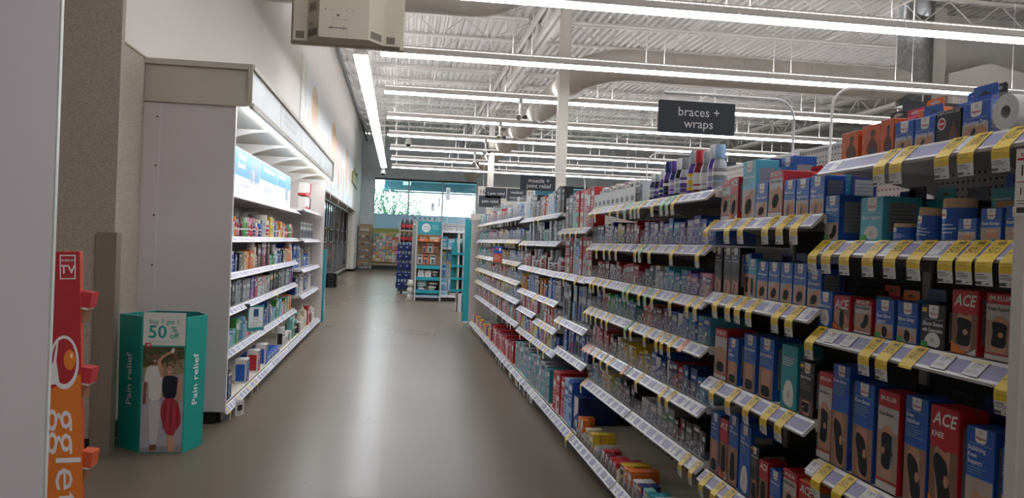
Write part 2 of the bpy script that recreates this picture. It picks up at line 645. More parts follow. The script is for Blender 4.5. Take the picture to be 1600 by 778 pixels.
# bulkhead and boxed shaft high up beyond the braces shelves
b = B()
b.box(11.95, 17.2, 4.5, 15.2, 17.6, HC, 'deck_paint')
b.prism([(11.95, 5.72), (12.95, 6.02), (15.2, 5.55), (15.2, 4.4), (11.95, 4.4)], 16.6, 17.2, 'wall_paint')
struct('wall_bulkhead', b)
b = B(); b.box(11.50, 16.7, 4.2, 11.93, 17.3, HC, 'beam_paint'); struct('trim_3', b)

# columns
for i, (cx, cy) in enumerate(((3.2, 16.3), (3.2, 29.4))):
    c = B(); c.cbox(cx - 0.105, cy - 0.105, 0, cx + 0.105, cy + 0.105, HC - 0.1, 'beam_paint', 0.012)
    o = c.build('column')
    tag(o, ['tall off-white square steel column behind the muscle relief sign', 'farther off-white square steel column above the aisle number sign'][i], 'column', None, 'structure')

# joist girders along the columns
for gx in (3.2, 15.5):
    g = thing('joist_girder', 'heavy white steel roof girder with double chords above the two columns' if gx < 5 else 'heavy white steel roof girder over the far aisles', 'girder', (gx, 0, 0))
    for nm, z0, z1 in (('bottom_chord', 6.42, 6.52), ('top_chord', 7.0, 7.14)):
        c = B()
        c.box(-0.13, 2, z0, -0.04, YF, z1, 'ceil_paint'); c.box(0.04, 2, z0, 0.13, YF, z1, 'ceil_paint')
        c.build(nm, g)
    w = B(); y = 3.0
    while y < YF - 1.6:
        w.tube([(0, y, 6.48), (0, y + 0.8, 7.05), (0, y + 1.6, 6.48)], 0.035, 'ceil_paint', 4)
        w.tube([(0, y + 0.8, 6.48), (0, y + 0.8, 7.05)], 0.022, 'ceil_paint', 4)
        y += 1.6
    w.build('web', g)

# open-web joists across the aisles
jm = {}


def joist_meshes(L):
    if L not in jm:
        t = B(); t.box(0, -0.05, 0.50, L, -0.012, 0.56, 'ceil_paint'); t.box(0, 0.012, 0.50, L, 0.05, 0.56, 'ceil_paint')
        m = B(); m.box(0.5, -0.04, 0, L - 0.5, -0.01, 0.045, 'ceil_paint'); m.box(0.5, 0.01, 0, L - 0.5, 0.04, 0.045, 'ceil_paint')
        w = B(); x = 0.5
        w.tube([(0.05, 0, 0.5), (0.5, 0, 0.02)], 0.016, 'ceil_paint', 4)
        while x + 1.2 <= L - 0.4:
            w.tube([(x, 0, 0.02), (x + 0.6, 0, 0.5), (x + 1.2, 0, 0.02)], 0.016, 'ceil_paint', 4)
            x += 1.2
        w.tube([(x, 0, 0.02), (L - 0.05, 0, 0.5)], 0.016, 'ceil_paint', 4)
        jm[L] = (t.mesh('top_chord'), m.mesh('bottom_chord'), w.mesh('web'))
    return jm[L]


for i in range(18):
    y = 7.85 + 2.05 * i
    if y > YF - 0.5: break
    for k, (x0, L, grp, lb) in enumerate(((XL + 0.02, 5.3, 'roof joists over the main aisle', 'open-web white steel roof joist over the main aisle'),
                                          (3.2, 12.3, 'roof joists over the middle aisles', 'open-web white steel roof joist over the middle aisles'),
                                          (15.5, 11.4, 'roof joists over the farthest aisles', 'open-web white steel roof joist over the farthest aisles'))):
        j = thing('roof_joist', lb, 'joist', (x0, y, 6.62), 0, grp)
        for nm, me in zip(('top_chord', 'bottom_chord', 'web'), joist_meshes(L)):
            put(me, nm, j)
# bridging lines of small pipe under the deck
for k, (xx, zz) in enumerate(((-1.2, 6.66), (0.9, 6.66), (6.5, 6.66), (9.8, 6.66))):
    c = B(); c.tube([(xx, 3, zz), (xx, YF, zz)], 0.02, 'ceil_paint', 6)
    tag(c.build('bridging_pipe'), 'thin white steel pipe strung along the roof joists', 'pipe', 'long thin pipes under the roof')
c = B(); c.tube([(-1.9, 8, 6.85), (-1.9, YF, 6.85)], 0.05, '3a3a3a/0.5', 8)
tag(c.build('conduit_pipe'), 'dark pipe running along the left wall under the roof', 'pipe')

# ---- strip lights
fix = {}


def fixture_meshes(L):
    if L in fix: return fix[L]
    h = B()
    h.prismx([(-0.13, 0), (-0.13, 0.03), (-0.07, 0.15), (-0.066, 0.15), (-0.066, 0.118), (0.066, 0.118), (0.066, 0.15), (0.07, 0.15), (0.13, 0.03), (0.13, 0)], 0.005, L - 0.005, 'ceil_paint')
    ln = B()
    ln.prismx([(-0.125, 0), (-0.10, -0.028), (0, -0.04), (0.10, -0.028), (0.125, 0)], 0.0, L, 'lens')
    slots = []
    n = int(L / 0.1)
    for sg in (-1, 1):
        s = B(); slots.append(s)
        for k in range(n):
            x = L * (k + 0.5) / n
            # slits near the top edge of the housing
            y1, z1, y2, z2 = 0.082, 0.126, 0.092, 0.106
            q = [(x - 0.045, sg * (y1 + 0.002), z1 + 0.001), (x + 0.045, sg * (y1 + 0.002), z1 + 0.001), (x + 0.045, sg * (y2 + 0.002), z2 + 0.001), (x - 0.045, sg * (y2 + 0.002), z2 + 0.001)]
            s.quad(*(q if sg > 0 else q[::-1]), 'slot_glow')
    hgs = []
    for x in (0.20, L - 0.14):
        hg = B(); hgs.append(hg)
        hg.tube([(x, 0, 0.13), (x, 0, 1.82)], 0.008, 'd8d5d0/0.4', 5)
    up = B(); up.box(0.03, -0.05, 0.119, L - 0.03, 0.05, 0.125, 'uplight')
    fix[L] = [('housing', h.mesh('housing')), ('lens', ln.mesh('lens')), ('uplight', up.mesh('uplight'))] + [('light_slots', q.mesh('light_slots')) for q in slots] + [('hanger', q.mesh('hanger')) for q in hgs]
    return fix[L]


def strip_light(x, y, z, L, rz, label, group):
    t = thing('strip_light', label, 'ceiling light', (x, y, z), rz, group)
    for nm, me in fixture_meshes(L):
        put(me, nm, t)
    return t


ROWW = ['added unseen nearest', 'nearest', 'second', 'third', 'fourth', 'fifth', 'sixth', 'seventh', 'eighth', 'ninth', 'tenth']
rows = [-0.3 + 3.65 * i for i in range(11)]  # first two rows are added out of view to brighten the near end
for i, y in enumerate(rows):
    for k in range(6):
        strip_light(-0.43 + 2.44 * k, y, 4.78, 2.44, 0, f'white strip light, {nth(k)} from the left wall in the {ROWW[i]} row', f'strip lights in the {ROWW[i]} crosswise row')
yy = 36.5
k = 0
while yy > 15:
    strip_light(-0.79, yy - 2.44, 4.78, 2.44, PI / 2, f'lengthwise strip light along the left wall, {nth(k)} from the window', 'strip lights in the lengthwise row')
    yy -= 2.44; k += 1

# ---- ducts
d = thing('round_duct', 'large round grey duct running away above the aisle behind the column', 'duct', (0, 0, 0))
c = B()
def bend(p, q, s, n=8):
    P, Q, S = Vector(p), Vector(q), Vector(s)
    return [tuple((1 - t) ** 2 * P + 2 * t * (1 - t) * Q + t * t * S) for t in [k / n for k in range(n + 1)]]
c.tube([(3.62, 43.5, 5.15), (3.62, 17.8, 5.15)] + bend((3.62, 17.3, 5.17), (3.62, 16.5, 5.25), (4.5, 16.5, 5.38)) + [(10.8, 16.5, 5.38)], 0.325, 'duct', 24)
c.build('duct_run', d)
c = B(); c.tube([(11.05, 16.5, 4.9), (11.05, 16.5, HC - .02)], 0.36, 'galv', 24); c.build('riser', d)
c = B()
for yv in range(22, 43, 2):
    c.tube([(3.62, yv, 5.15), (3.62, yv + 0.03, 5.15)], 0.332, 'duct', 24)
for xv in (5.5, 7.0, 8.5, 10.0):
    c.tube([(xv, 16.5, 5.38), (xv + 0.03, 16.5, 5.38)], 0.332, 'duct', 24)
c.build('seam_rings', d)
d = thing('round_duct', 'wide grey duct overhead beside the beige monitor housing', 'duct', (0, 0, 0))
c = B(); c.tube([(-2.05, 11.9, 5.22)] + bend((0.9, 11.9, 5.22), (1.75, 11.9, 5.22), (1.8, 11.9, 6.2)) + [(1.8, 11.9, 7.15)], 0.35, 'duct', 24); c.build('duct_run', d)

# ---- spotlights clamped under the far rows
for i, yv in enumerate((17.95, 21.6, 25.25, 28.9)):
    t = thing('spotlight', f'small round spotlight clamped under a strip light, {nth(i)} from the camera', 'spotlight', (2.6, yv, 4.42), 0, 'spotlights under the strip lights')
    c = B(); c.tube([(-0.05, 0, 0.36), (-0.05, 0, 0.0)], 0.02, 'b5b0a8/0.4', 6); c.box(-0.09, -0.16, 0.3, -0.01, 0.16, 0.36, 'b5b0a8/0.4'); c.build('bracket', t)
    c = B(); c.tube([(-0.05, 0.1, 0), (-0.06, -0.02, -0.02), (-0.08, -0.12, -0.05)], 0.065, '8d8779/0.4', 14); c.build('lamp_head', t)
    c = B(); c.tube([(0.05, 0.05, 0.0), (0.07, -0.10, -0.03)], 0.045, '2a2a2a/0.4', 12); c.build('rear_head', t)
# ---- dome cameras
for i, (x, yv, z) in enumerate(((0.19, 28.0, 4.86), (-0.83, 37.0, 4.55))):
    t = thing('dome_camera', ['white dome security camera hanging between the strip light rows', 'white dome security camera at the far end of the lengthwise strip light'][i], 'security camera', (x, yv, z))
    c = B(); c.lathe([(0.03, 0.20), (0.07, 0.17), (0.125, 0.02), (0.12, -0.02)], 'e5e2dc/0.4', 18); c.build('housing', t)
    c = B(); c.lathe([(0.085, -0.02), (0.075, -0.06), (0.04, -0.09), (0.004, -0.095)], '101114/0.1', 18); c.build('dome', t)
    c = B(); c.tube([(0, 0, 0.19), (0, 0, 7.19 - z)], 0.018, 'd5d2cc/0.4', 6); c.build('stem', t)

# ---- monitor housing seen from behind
t = thing('monitor_housing', 'beige metal monitor housing hanging from the ceiling with vent grilles', 'monitor', (-0.352, 4.9, 2.715), 0)
pl = [(-0.315, 0.06), (-0.235, 0.06), (-0.155, -0.06), (0.13, -0.06), (0.215, 0.06), (0.315, 0.06), (0.315, 0.13), (-0.315, 0.13)]
c = B(); c.prismz(pl, 0, 0.42, 'tv_beige'); c.box(-0.335, 0.115, -0.006, 0.335, 0.16, 0.43, 'tv_beige')
for sx, sz in ((-0.12, 0.16), (-0.08, 0.16), (0, 0.16), (0.04, 0.16), (-0.08, 0.225), (0, 0.23), (0.04, 0.23), (-0.12, 0.165)):
    c.disc(sx, sz, 0.003, 0.003, '2b2823', 3, y=-0.06, n=8)
c.rect(-0.055, 0.125, -0.040, 0.138, '5f594b', 2, -0.06)
for k in range(5):
    c.rect(-0.08 + 0.018 * k, 0.106, -0.070 + 0.018 * k, 0.110, '8b8370', 2, -0.06)
c.rect(-0.10, 0.056, 0.008, 0.060, '221f1b', 2, -0.06)
for xx in (-0.10, 0.0065):
    c.rect(xx, 0.0, xx + 0.001, 0.056, '6d6656', 2, -0.06)
for xx in (-0.085, -0.012):
    c.disc(xx, 0.066, 0.003, 0.003, '2b2823', 3, -0.06, 8); c.disc(xx, 0.05, 0.003, 0.003, '2b2823', 3, -0.06, 8)
c.build('cabinet', t)
def grille(x0, z0, x1, z1, y0v, y1v):
    g = B()
    g.quad((x0, y0v - 0.001, z0), (x1, y1v - 0.001, z0), (x1, y1v - 0.001, z1), (x0, y0v - 0.001, z1), '8d8673')
    n = 11
    for k in range(n):
        a = (k + 0.25) / n; a2 = (k + 0.7) / n
        xa = x0 + (x1 - x0) * a; xb = x0 + (x1 - x0) * a2
        ya = y0v + (y1v - y0v) * a; yb = y0v + (y1v - y0v) * a2
        g.quad((xa, ya - 0.0016, z0 + 0.002), (xb, yb - 0.0016, z0 + 0.002), (xb, yb - 0.0016, z1 - 0.002), (xa, ya - 0.0016, z1 - 0.002), '4c473c')
    g.build('vent_grille', t)
grille(-0.300, 0.012, -0.250, 0.055, 0.06, 0.06)
grille(-0.228, 0.015, -0.166, 0.058, 0.0495, -0.0435)
grille(0.142, 0.015, 0.203, 0.058, -0.043, 0.0431)
grille(0.232, 0.012, 0.282, 0.055, 0.06, 0.06)
g = B(); g.shape([(-0.205, 0.19), (-0.185, 0.215), (-0.165, 0.20), (-0.165, 0.18), (-0.19, 0.165)], '6b6452', 1, 0.0); g.T = None
g2 = B()
for k in range(7):
    g2.quad((-0.222 + 0.0004, 0.0385, 0.165 + 0.007 * k), (-0.176, -0.0305, 0.165 + 0.007 * k), (-0.176, -0.0305, 0.169 + 0.007 * k), (-0.222, 0.0385, 0.169 + 0.007 * k), '5f5949')
for k in range(4):
    g2.quad((-0.222, 0.0385, 0.078 + 0.006 * k), (-0.196, -0.0005, 0.078 + 0.006 * k), (-0.196, -0.0005, 0.081 + 0.006 * k), (-0.222, 0.0385, 0.081 + 0.006 * k), '6b6a78')
g2.quad((-0.222, 0.0385, 0.060), (-0.183, -0.02, 0.064), (-0.183, -0.02, 0.067), (-0.222, 0.0385, 0.063), '1c1a18')
g2.build('rating_label', t)
c = B(); c.tube([(-0.02, 0.05, 0.42), (-0.02, 0.05, 4.4)], 0.03, 'b5ae9c/0.4', 10); c.build('mount_pole', t)

# ================================================================== outside the window
b = B(); b.box(-30, YF + 0.25, -0.12, 60, 140, -0.06, 'pavement'); struct('ground_outside', b)
t = thing('storefront_canopy', 'teal soffit of the canopy outside the far window', 'canopy')
c = B(); c.box(-0.9, YF + 0.3, 4.95, 16, YF + 3.4, 5.1, '35727f/0.4'); c.box(-0.95, YF + 3.3, 4.42, 16, YF + 3.45, 5.9, '2f6470/0.4'); c.box(-0.95, YF + 3.28, 4.36, 16, YF + 3.46, 4.44, '234a55/0.4'); c.build('soffit', t)
for xx in (0.1, 5.4, 10.7):
    c = B(); c.box(xx, YF + 0.3, 4.78, xx + 0.45, YF + 3.28, 4.95, 'c8d6d8/0.4'); c.build('beam', t)
def tree(x, y, h, r, label, seed, n):
    rr = random.Random(seed)
    t = thing('tree', label, 'tree', (x, y, 0))
    c = B(); c.tube([(0, 0, 0), (0.08, 0, h * 0.4), (0.0, 0.1, h * 0.75)], 0.1, 'bark', 8)
    for k in range(6):
        a = rr.uniform(0, 6.28)
        c.tube([(0.05, 0, h * 0.38 + 0.1 * k), (0.6 * math.cos(a), 0.6 * math.sin(a), h * 0.6 + 0.1 * k), (1.1 * math.cos(a), 1.1 * math.sin(a), h * 0.85)], 0.03, 'bark', 5)
    c.build('trunk', t)
    c = B()
    for k in range(n):
        while True:
            p = Vector((rr.uniform(-1, 1), rr.uniform(-1, 1), rr.uniform(-1, 1)))
            if p.length < 1: break
        c0 = Vector((p.x * r, p.y * r, h * 0.72 + p.z * h * 0.42))
        s = rr.uniform(0.05, 0.11)
        a = Vector((rr.uniform(-1, 1), rr.uniform(-1, 1), rr.uniform(-1, 1))).normalized() * s
        bb = a.cross(Vector((rr.uniform(-1, 1), rr.uniform(-1, 1), rr.uniform(-1, 1)))).normalized() * s * 0.6
        c.poly([tuple(c0 - a), tuple(c0 + bb), tuple(c0 + a), tuple(c0 - bb)], 'leaf')
    c.build('foliage', t)
tree(-0.4, 52, 4.6, 1.9, 'bright green leafy tree outside the far window', 3, 2600)
# ================================================================== goods
PAL = {'white': 'dedcd8', 'teal': '1f8f98', 'violet': '5b3f93', 'blue': '2459ad', 'navy': '1b2f6b', 'red': 'b4232a', 'pink': 'd58b9b', 'yellow': 'dcb62e', 'orange': 'dd7428',
       'green': '4d9646', 'grey': '86898c', 'black': '1b1b1d', 'silver': 'a7abb0', 'cream': 'd9cfb8', 'pale blue': '97bfdc', 'sea green': '74b3a6', 'lilac': 'b09fce', 'brown': '65432f', 'aqua': '4aaac0', 'maroon': '6e1d28'}
CACHE = {}


def lines(b, x0, x1, z, n, mat, dz=0.006, hh=0.0018, y=0.0, rr=None):
    rr = rr or R
    for k in range(n):
        xe = x0 + (x1 - x0) * rr.uniform(0.6, 1.0)
        b.rect(x0, z - k * dz - hh, xe, z - k * dz, mat, 3, y)


def side_panel(b, w, h, d, mat='9a9da0'):
    """small-print panel on both side faces"""
    for sg in (1, -1):
        x = sg * (w / 2 + 0.0004)
        a, c = d * 0.15, d * 0.85
        q = [(x, a, h * 0.18), (x, c, h * 0.18), (x, c, h * 0.86), (x, a, h * 0.86)]
        b.quad(*(q if sg > 0 else q[::-1]), mat)
        for k in range(7):
            z = h * (0.24 + 0.085 * k)
            q = [(x * 1.002, a + d * 0.06, z), (x * 1.002, c - d * 0.06, z), (x * 1.002, c - d * 0.06, z + 0.0022), (x * 1.002, a + d * 0.06, z + 0.0022)]
            b.quad(*(q if sg > 0 else q[::-1]), '5b5d60')


def carton(w, h, d, c1, c2, st=0):
    k = ('carton', w, h, d, c1, c2, st)
    if k in CACHE: return CACHE[k]
    rr = random.Random(hash((c1, c2, st)) & 255 if False else len(CACHE))
    A, C = PAL[c1], PAL[c2]
    b = B(); b.cbox(-w / 2, 0, 0, w / 2, d, h, A, min(0.0015, w * 0.04))
    e = w * 0.04
    dark = PAL['navy'] if c1 in ('white', 'cream', 'silver', 'pale blue', 'yellow') else 'e2e0dc'
    if st == 0:
        b.rect(-w / 2 + e, e, w / 2 - e, h * 0.42, C)
        b.disc(w * 0.1, h * 0.22, w * 0.24, min(h * 0.16, w * 0.24), A, 2)
        b.rect(-w * 0.36, h * 0.78, w * 0.36, h * 0.9, dark, 2)
        lines(b, -w * 0.36, w * 0.34, h * 0.68, 3, dark, h * 0.07, h * 0.028, rr=rr)
    elif st == 1:
        b.rect(-w / 2 + e, h * 0.55, w / 2 - e, h * 0.82, C)
        b.rect(-w * 0.34, h * 0.63, w * 0.34, h * 0.74, 'e2e0dc', 2)
        lines(b, -w * 0.34, w * 0.34, h * 0.45, 4, dark, h * 0.08, h * 0.026, rr=rr)
    elif st == 2:
        b.rect(-w / 2 + e, e, -w * 0.1, h - e, C)
        b.rect(-w * 0.02, h * 0.66, w * 0.42, h * 0.82, dark, 2)
        lines(b, -w * 0.02, w * 0.4, h * 0.52, 4, dark, h * 0.09, h * 0.03, rr=rr)
        b.disc(-w * 0.28, h * 0.3, w * 0.13, w * 0.13, A, 2, n=12)
    else:
        b.shape([(-w / 2 + e, h * 0.35), (w / 2 - e, h * 0.6), (w / 2 - e, h - e), (-w / 2 + e, h - e)], C)
        b.rect(-w * 0.36, h * 0.74, w * 0.3, h * 0.88, 'e2e0dc', 2)
        b.disc(w * 0.12, h * 0.25, w * 0.2, min(h * 0.16, w * 0.2), C, 2, n=12)
        lines(b, -w * 0.4, -w * 0.1, h * 0.28, 3, dark, h * 0.07, h * 0.025, rr=rr)
    # side stripe
    for sg in (1, -1):
        x = sg * (w / 2 + 0.0004)
        q = [(x, d * 0.1, h * 0.15), (x, d * 0.9, h * 0.15), (x, d * 0.9, h * 0.7), (x, d * 0.1, h * 0.7)]
        b.quad(*(q if sg > 0 else q[::-1]), C if c1 == 'white' else A)
    CACHE[k] = (b.mesh('medicine_carton'), None)
    return CACHE[k]


def bottle(r, h, cb, cc, cl, st=0):
    """round bottle with a wrap-around label and its own cap"""
    k = ('bottle', r, h, cb, cc, cl, st)
    if k in CACHE: return CACHE[k]
    b = B()
    hb = h * (0.80 if st == 0 else 0.72)
    neck = r * (0.75 if st == 0 else 0.62)
    if st == 0:
        prof = [(r * 0.93, 0), (r, h * 0.02), (r, hb * 0.86), (r * 0.93, hb * 0.95), (neck, hb)]
    else:
        prof = [(r * 0.9, 0), (r, h * 0.02), (r, hb * 0.7), (r * 0.86, hb * 0.84), (neck, hb * 0.97), (neck, hb)]
    b.lathe([(a, z) for a, z in prof], PAL[cb] + '/0.3', 14, 0, r)
    b.lathe([(r * 1.01, hb * 0.12), (r * 1.01, hb * 0.66)], PAL[cl], 14, 0, r, caps=False)
    b.lathe([(r * 1.018, hb * 0.45), (r * 1.018, hb * 0.56)], 'e2e0dc', 14, 0, r, caps=False)
    b.lathe([(r * 1.018, hb * 0.24), (r * 1.018, hb * 0.30)], PAL[cc], 14, 0, r, caps=False)
    c = B()
    rc = r * 0.82 if st == 0 else r * 0.72
    c.lathe([(rc, hb * 0.97), (rc, h * 0.985), (rc * 0.9, h)], PAL[cc] + '/0.35', 14, 0, r)
    for q in range(14):
        a = 2 * PI * q / 14
        c.box(rc * math.cos(a) - 0.0006, r + rc * math.sin(a) - 0.0006, hb, rc * math.cos(a) + 0.0006, r + rc * math.sin(a) + 0.0006, h * 0.97, PAL[cc] + '/0.35')
    CACHE[k] = (b.mesh('bottle'), ('cap', c.mesh('cap')))
    return CACHE[k]


def pump(r, h, cb, cc, cl):
    k = ('pump', r, h, cb, cc, cl)
    if k in CACHE: return CACHE[k]
    b = B(); b.lathe([(r * 0.9, 0), (r, 0.006), (r, h * 0.66), (r * 0.6, h * 0.74), (r * 0.4, h * 0.76)], PAL[cb] + '/0.3', 16, 0, r)
    b.lathe([(r * 1.01, h * 0.1), (r * 1.01, h * 0.55)], PAL[cl], 16, 0, r, caps=False)
    b.lathe([(r * 1.02, h * 0.34), (r * 1.02, h * 0.42)], 'e2e0dc', 16, 0, r, caps=False)
    c = B(); c.lathe([(r * 0.42, h * 0.76), (r * 0.42, h * 0.83), (r * 0.14, h * 0.84), (r * 0.14, h * 0.95)], PAL[cc] + '/0.35', 12, 0, r)
    c.cbox(-r * 0.25, r * 0.2 - r * 0.6, h * 0.94, r * 0.25, r * 1.3, h, PAL[cc] + '/0.35', 0.001)
    CACHE[k] = (b.mesh('pump_bottle'), ('pump_head', c.mesh('pump_head')))
    return CACHE[k]


def blister(w, h, c1, c2):
    """hanging card with a raised clear bubble"""
    k = ('blister', w, h, c1, c2)
    if k in CACHE: return CACHE[k]
    b = B(); b.cbox(-w / 2, 0.012, 0, w / 2, 0.014, h, PAL[c1], 0.0005)
    b.rect(-w * 0.42, h * 0.74, w * 0.42, h * 0.9, PAL[c2], 1, 0.012)
    b.rect(-w * 0.08, h * 0.93, w * 0.08, h * 0.96, '1b1b1d', 1, 0.012)
    lines(b, -w * 0.38, w * 0.38, h * 0.68, 3, 'e2e0dc', h * 0.045, h * 0.016, 0.012)
    b.cbox(-w * 0.24, 0.002, h * 0.08, w * 0.24, 0.011, h * 0.5, PAL[c2], 0.002)
    c = B(); c.prism([(-w * 0.36, h * 0.05), (w * 0.36, h * 0.05), (w * 0.36, h * 0.52), (w * 0.2, h * 0.57), (-w * 0.2, h * 0.57), (-w * 0.36, h * 0.52)], -0.002, 0.0115, 'clear_lens')
    CACHE[k] = (b.mesh('blister_card'), ('clear_bubble', c.mesh('clear_bubble')))
    return CACHE[k]


# ---- pictures printed on brace boxes
def picture(b, kind, x0, z0, x1, z1, y=0.0):
    W, H = x1 - x0, z1 - z0
    P = lambda pts: [(x0 + W * a, z0 + H * c) for a, c in pts]
    if kind == 'knee':
        b.sshape(P([(.22, 0), (.78, 0), (.80, .3), (.74, .5), (.86, 1), (.16, 1), (.26, .5), (.2, .3)]), 'skin', 2, y)
        b.sshape(P([(.2, .16), (.72, .14), (.80, .34), (.76, .5), (.84, .80), (.3, .86), (.17, .82), (.25, .5), (.17, .3)]), 'neoprene', 3, y)
        b.disc(x0 + W * .56, z0 + H * .5, W * .11, H * .075, 'skin', 4, y)
    elif kind == 'knee2':
        b.sshape(P([(.3, 0), (.85, 0), (.9, .3), (.72, .55), (.8, 1), (.1, 1), (.2, .5)]), 'skin', 2, y)
        b.sshape(P([(.36, .12), (.8, .02), (.86, .3), (.74, .52), (.66, .78), (.2, .9), (.1, .74), (.26, .45)]), 'neoprene', 3, y)
        b.disc(x0 + W * .64, z0 + H * .5, W * .1, H * .09, 'skin', 4, y)
    elif kind == 'brace':
        b.sshape(P([(.2, 0), (.76, 0), (.78, .3), (.72, .5), (.84, 1), (.14, 1), (.24, .5)]), 'skin', 2, y)
        b.sshape(P([(.2, .2), (.7, .18), (.82, .5), (.86, .84), (.14, .88), (.2, .5)]), 'neoprene', 3, y)
        b.sshape(P([(.68, .2), (.76, .2), (.88, .5), (.84, .84), (.76, .84), (.78, .5)]), '7f93a5', 4, y)
        b.disc(x0 + W * .3, z0 + H * .52, W * .08, H * .07, 'skin', 4, y)
        b.disc(x0 + W * .78, z0 + H * .5, W * .06, H * .05, '1b1b1d', 5, y)
    elif kind == 'elbow':
        b.sshape(P([(0, .1), (.5, .35), (.8, 1), (1, 1), (1, .5), (.7, .08), (.2, 0), (0, 0)]), 'skin', 2, y)
        b.sshape(P([(.35, .3), (.55, .42), (.66, .9), (.92, .86), (.9, .4), (.7, .12), (.45, .06)]), 'neoprene', 3, y)
    elif kind == 'strap':
        b.sshape(P([(0, .95), (0, .3), (.5, .1), (1, .0), (1, .55), (.5, .8)]), 'skin', 2, y)
        b.sshape(P([(.42, .9), (.36, .5), (.42, .08), (.64, .04), (.72, .4), (.66, .82)]), 'neoprene', 3, y)
    elif kind == 'wrist':
        b.sshape(P([(.1, .1), (.5, .0), (.9, .2), (.8, .6), (.95, .95), (.7, 1), (.45, .8), (.2, .75)]), 'skin', 2, y)
        b.sshape(P([(.28, .12), (.62, .14), (.82, .5), (.64, .72), (.34, .62), (.22, .36)]), 'neoprene', 3, y)
    elif kind == 'ankle':
        b.sshape(P([(.3, 1), (.7, 1), (.72, .4), (.95, .15), (.9, .05), (.3, .1), (.28, .4)]), 'skin', 2, y)
        b.sshape(P([(.26, .86), (.72, .88), (.76, .44), (.9, .2), (.5, .1), (.26, .16), (.22, .4)]), 'neoprene', 3, y)
    elif kind == 'back':
        b.sshape(P([(.12, 0), (.2, .4), (.1, 1), (.9, 1), (.8, .4), (.88, 0)]), 'skin', 2, y)
        b.sshape(P([(.18, .36), (.14, .05), (.86, .05), (.82, .36), (.7, .42), (.3, .42)]), 'neoprene', 3, y)
    elif kind == 'white':
        b.sshape(P([(.2, .1), (.8, 0), (.9, .5), (.7, .95), (.3, .9), (.1, .4)]), 'd9d7d2', 2, y)
        b.sshape(P([(.4, .3), (.65, .3), (.6, .6), (.42, .6)]), 'b9b5ae', 3, y)
    elif kind == 'bandage':
        b.disc(x0 + W * .55, z0 + H * .75, W * .3, H * .12, 'e0a98a', 3, y)
        b.rect(x0 + W * .25, z0 + H * .15, x0 + W * .85, z0 + H * .75, 'c88a6c', 2, y)
    elif kind == 'athlete':
        b.sshape(P([(.15, 0), (.12, .3), (.3, .5), (.42, .55), (.42, .64), (.62, .64), (.6, .55), (.8, .45), (.92, .2), (.9, 0)]), 'skin_dark', 2, y)
        b.disc(x0 + W * .52, z0 + H * .74, W * .12, H * .14, 'skin_dark', 3, y)
        b.sshape(P([(.36, .78), (.5, .92), (.68, .86), (.7, .76)]), '1b1b1d', 4, y)
        b.sshape(P([(.55, 0), (.6, .3), (.68, .3), (.66, 0)]), '2459ad', 4, y)
    elif kind == 'hand':
        b.sshape(P([(.1, 0), (.1, .5), (.35, .9), (.6, .7), (.9, .8), (1, .4), (.95, 0)]), 'skin', 2, y)
        b.sshape(P([(.3, .0), (.4, .7), (.55, .6), (.5, 0)]), '1b1b1d', 3, y)


def brand_badge(b, w, h, cx, bw, y=0.0, light=False):
    """white swallow-tailed badge with red script at the top of the box"""
    t = h - 0.002
    bh = bw * 0.85
    b.shape([(cx - bw / 2, t), (cx - bw / 2 + bw * .04, t - bh * 0.85), (cx - bw * .3, t - bh), (cx + bw * .3, t - bh), (cx + bw / 2 - bw * .04, t - bh * 0.85), (cx + bw / 2, t)], 'e4e2de', 2, y)
    b.text('Walgreens', bw * 0.24, cx, t - bh * 0.66, 'b4232a', 4, y, bold=True, italic=True, fit=bw * 0.84)
    b.disc(cx, t - bh * 0.26, bw * 0.2, bh * 0.16, 'c9c7c3', 3, y, 14)


def ltext(b, s, size, x, z, mat, y=0.0, bold=True, fit=None, italic=False, lay=4):
    vs, fs = text_mesh(s, bold, italic)
    w = (max(v[0] for v in vs) - min(v[0] for v in vs)) * size
    if fit and w > fit: w = fit
    b.text(s, size, x + w / 2, z, mat, lay, y, bold=bold, fit=fit, italic=italic)


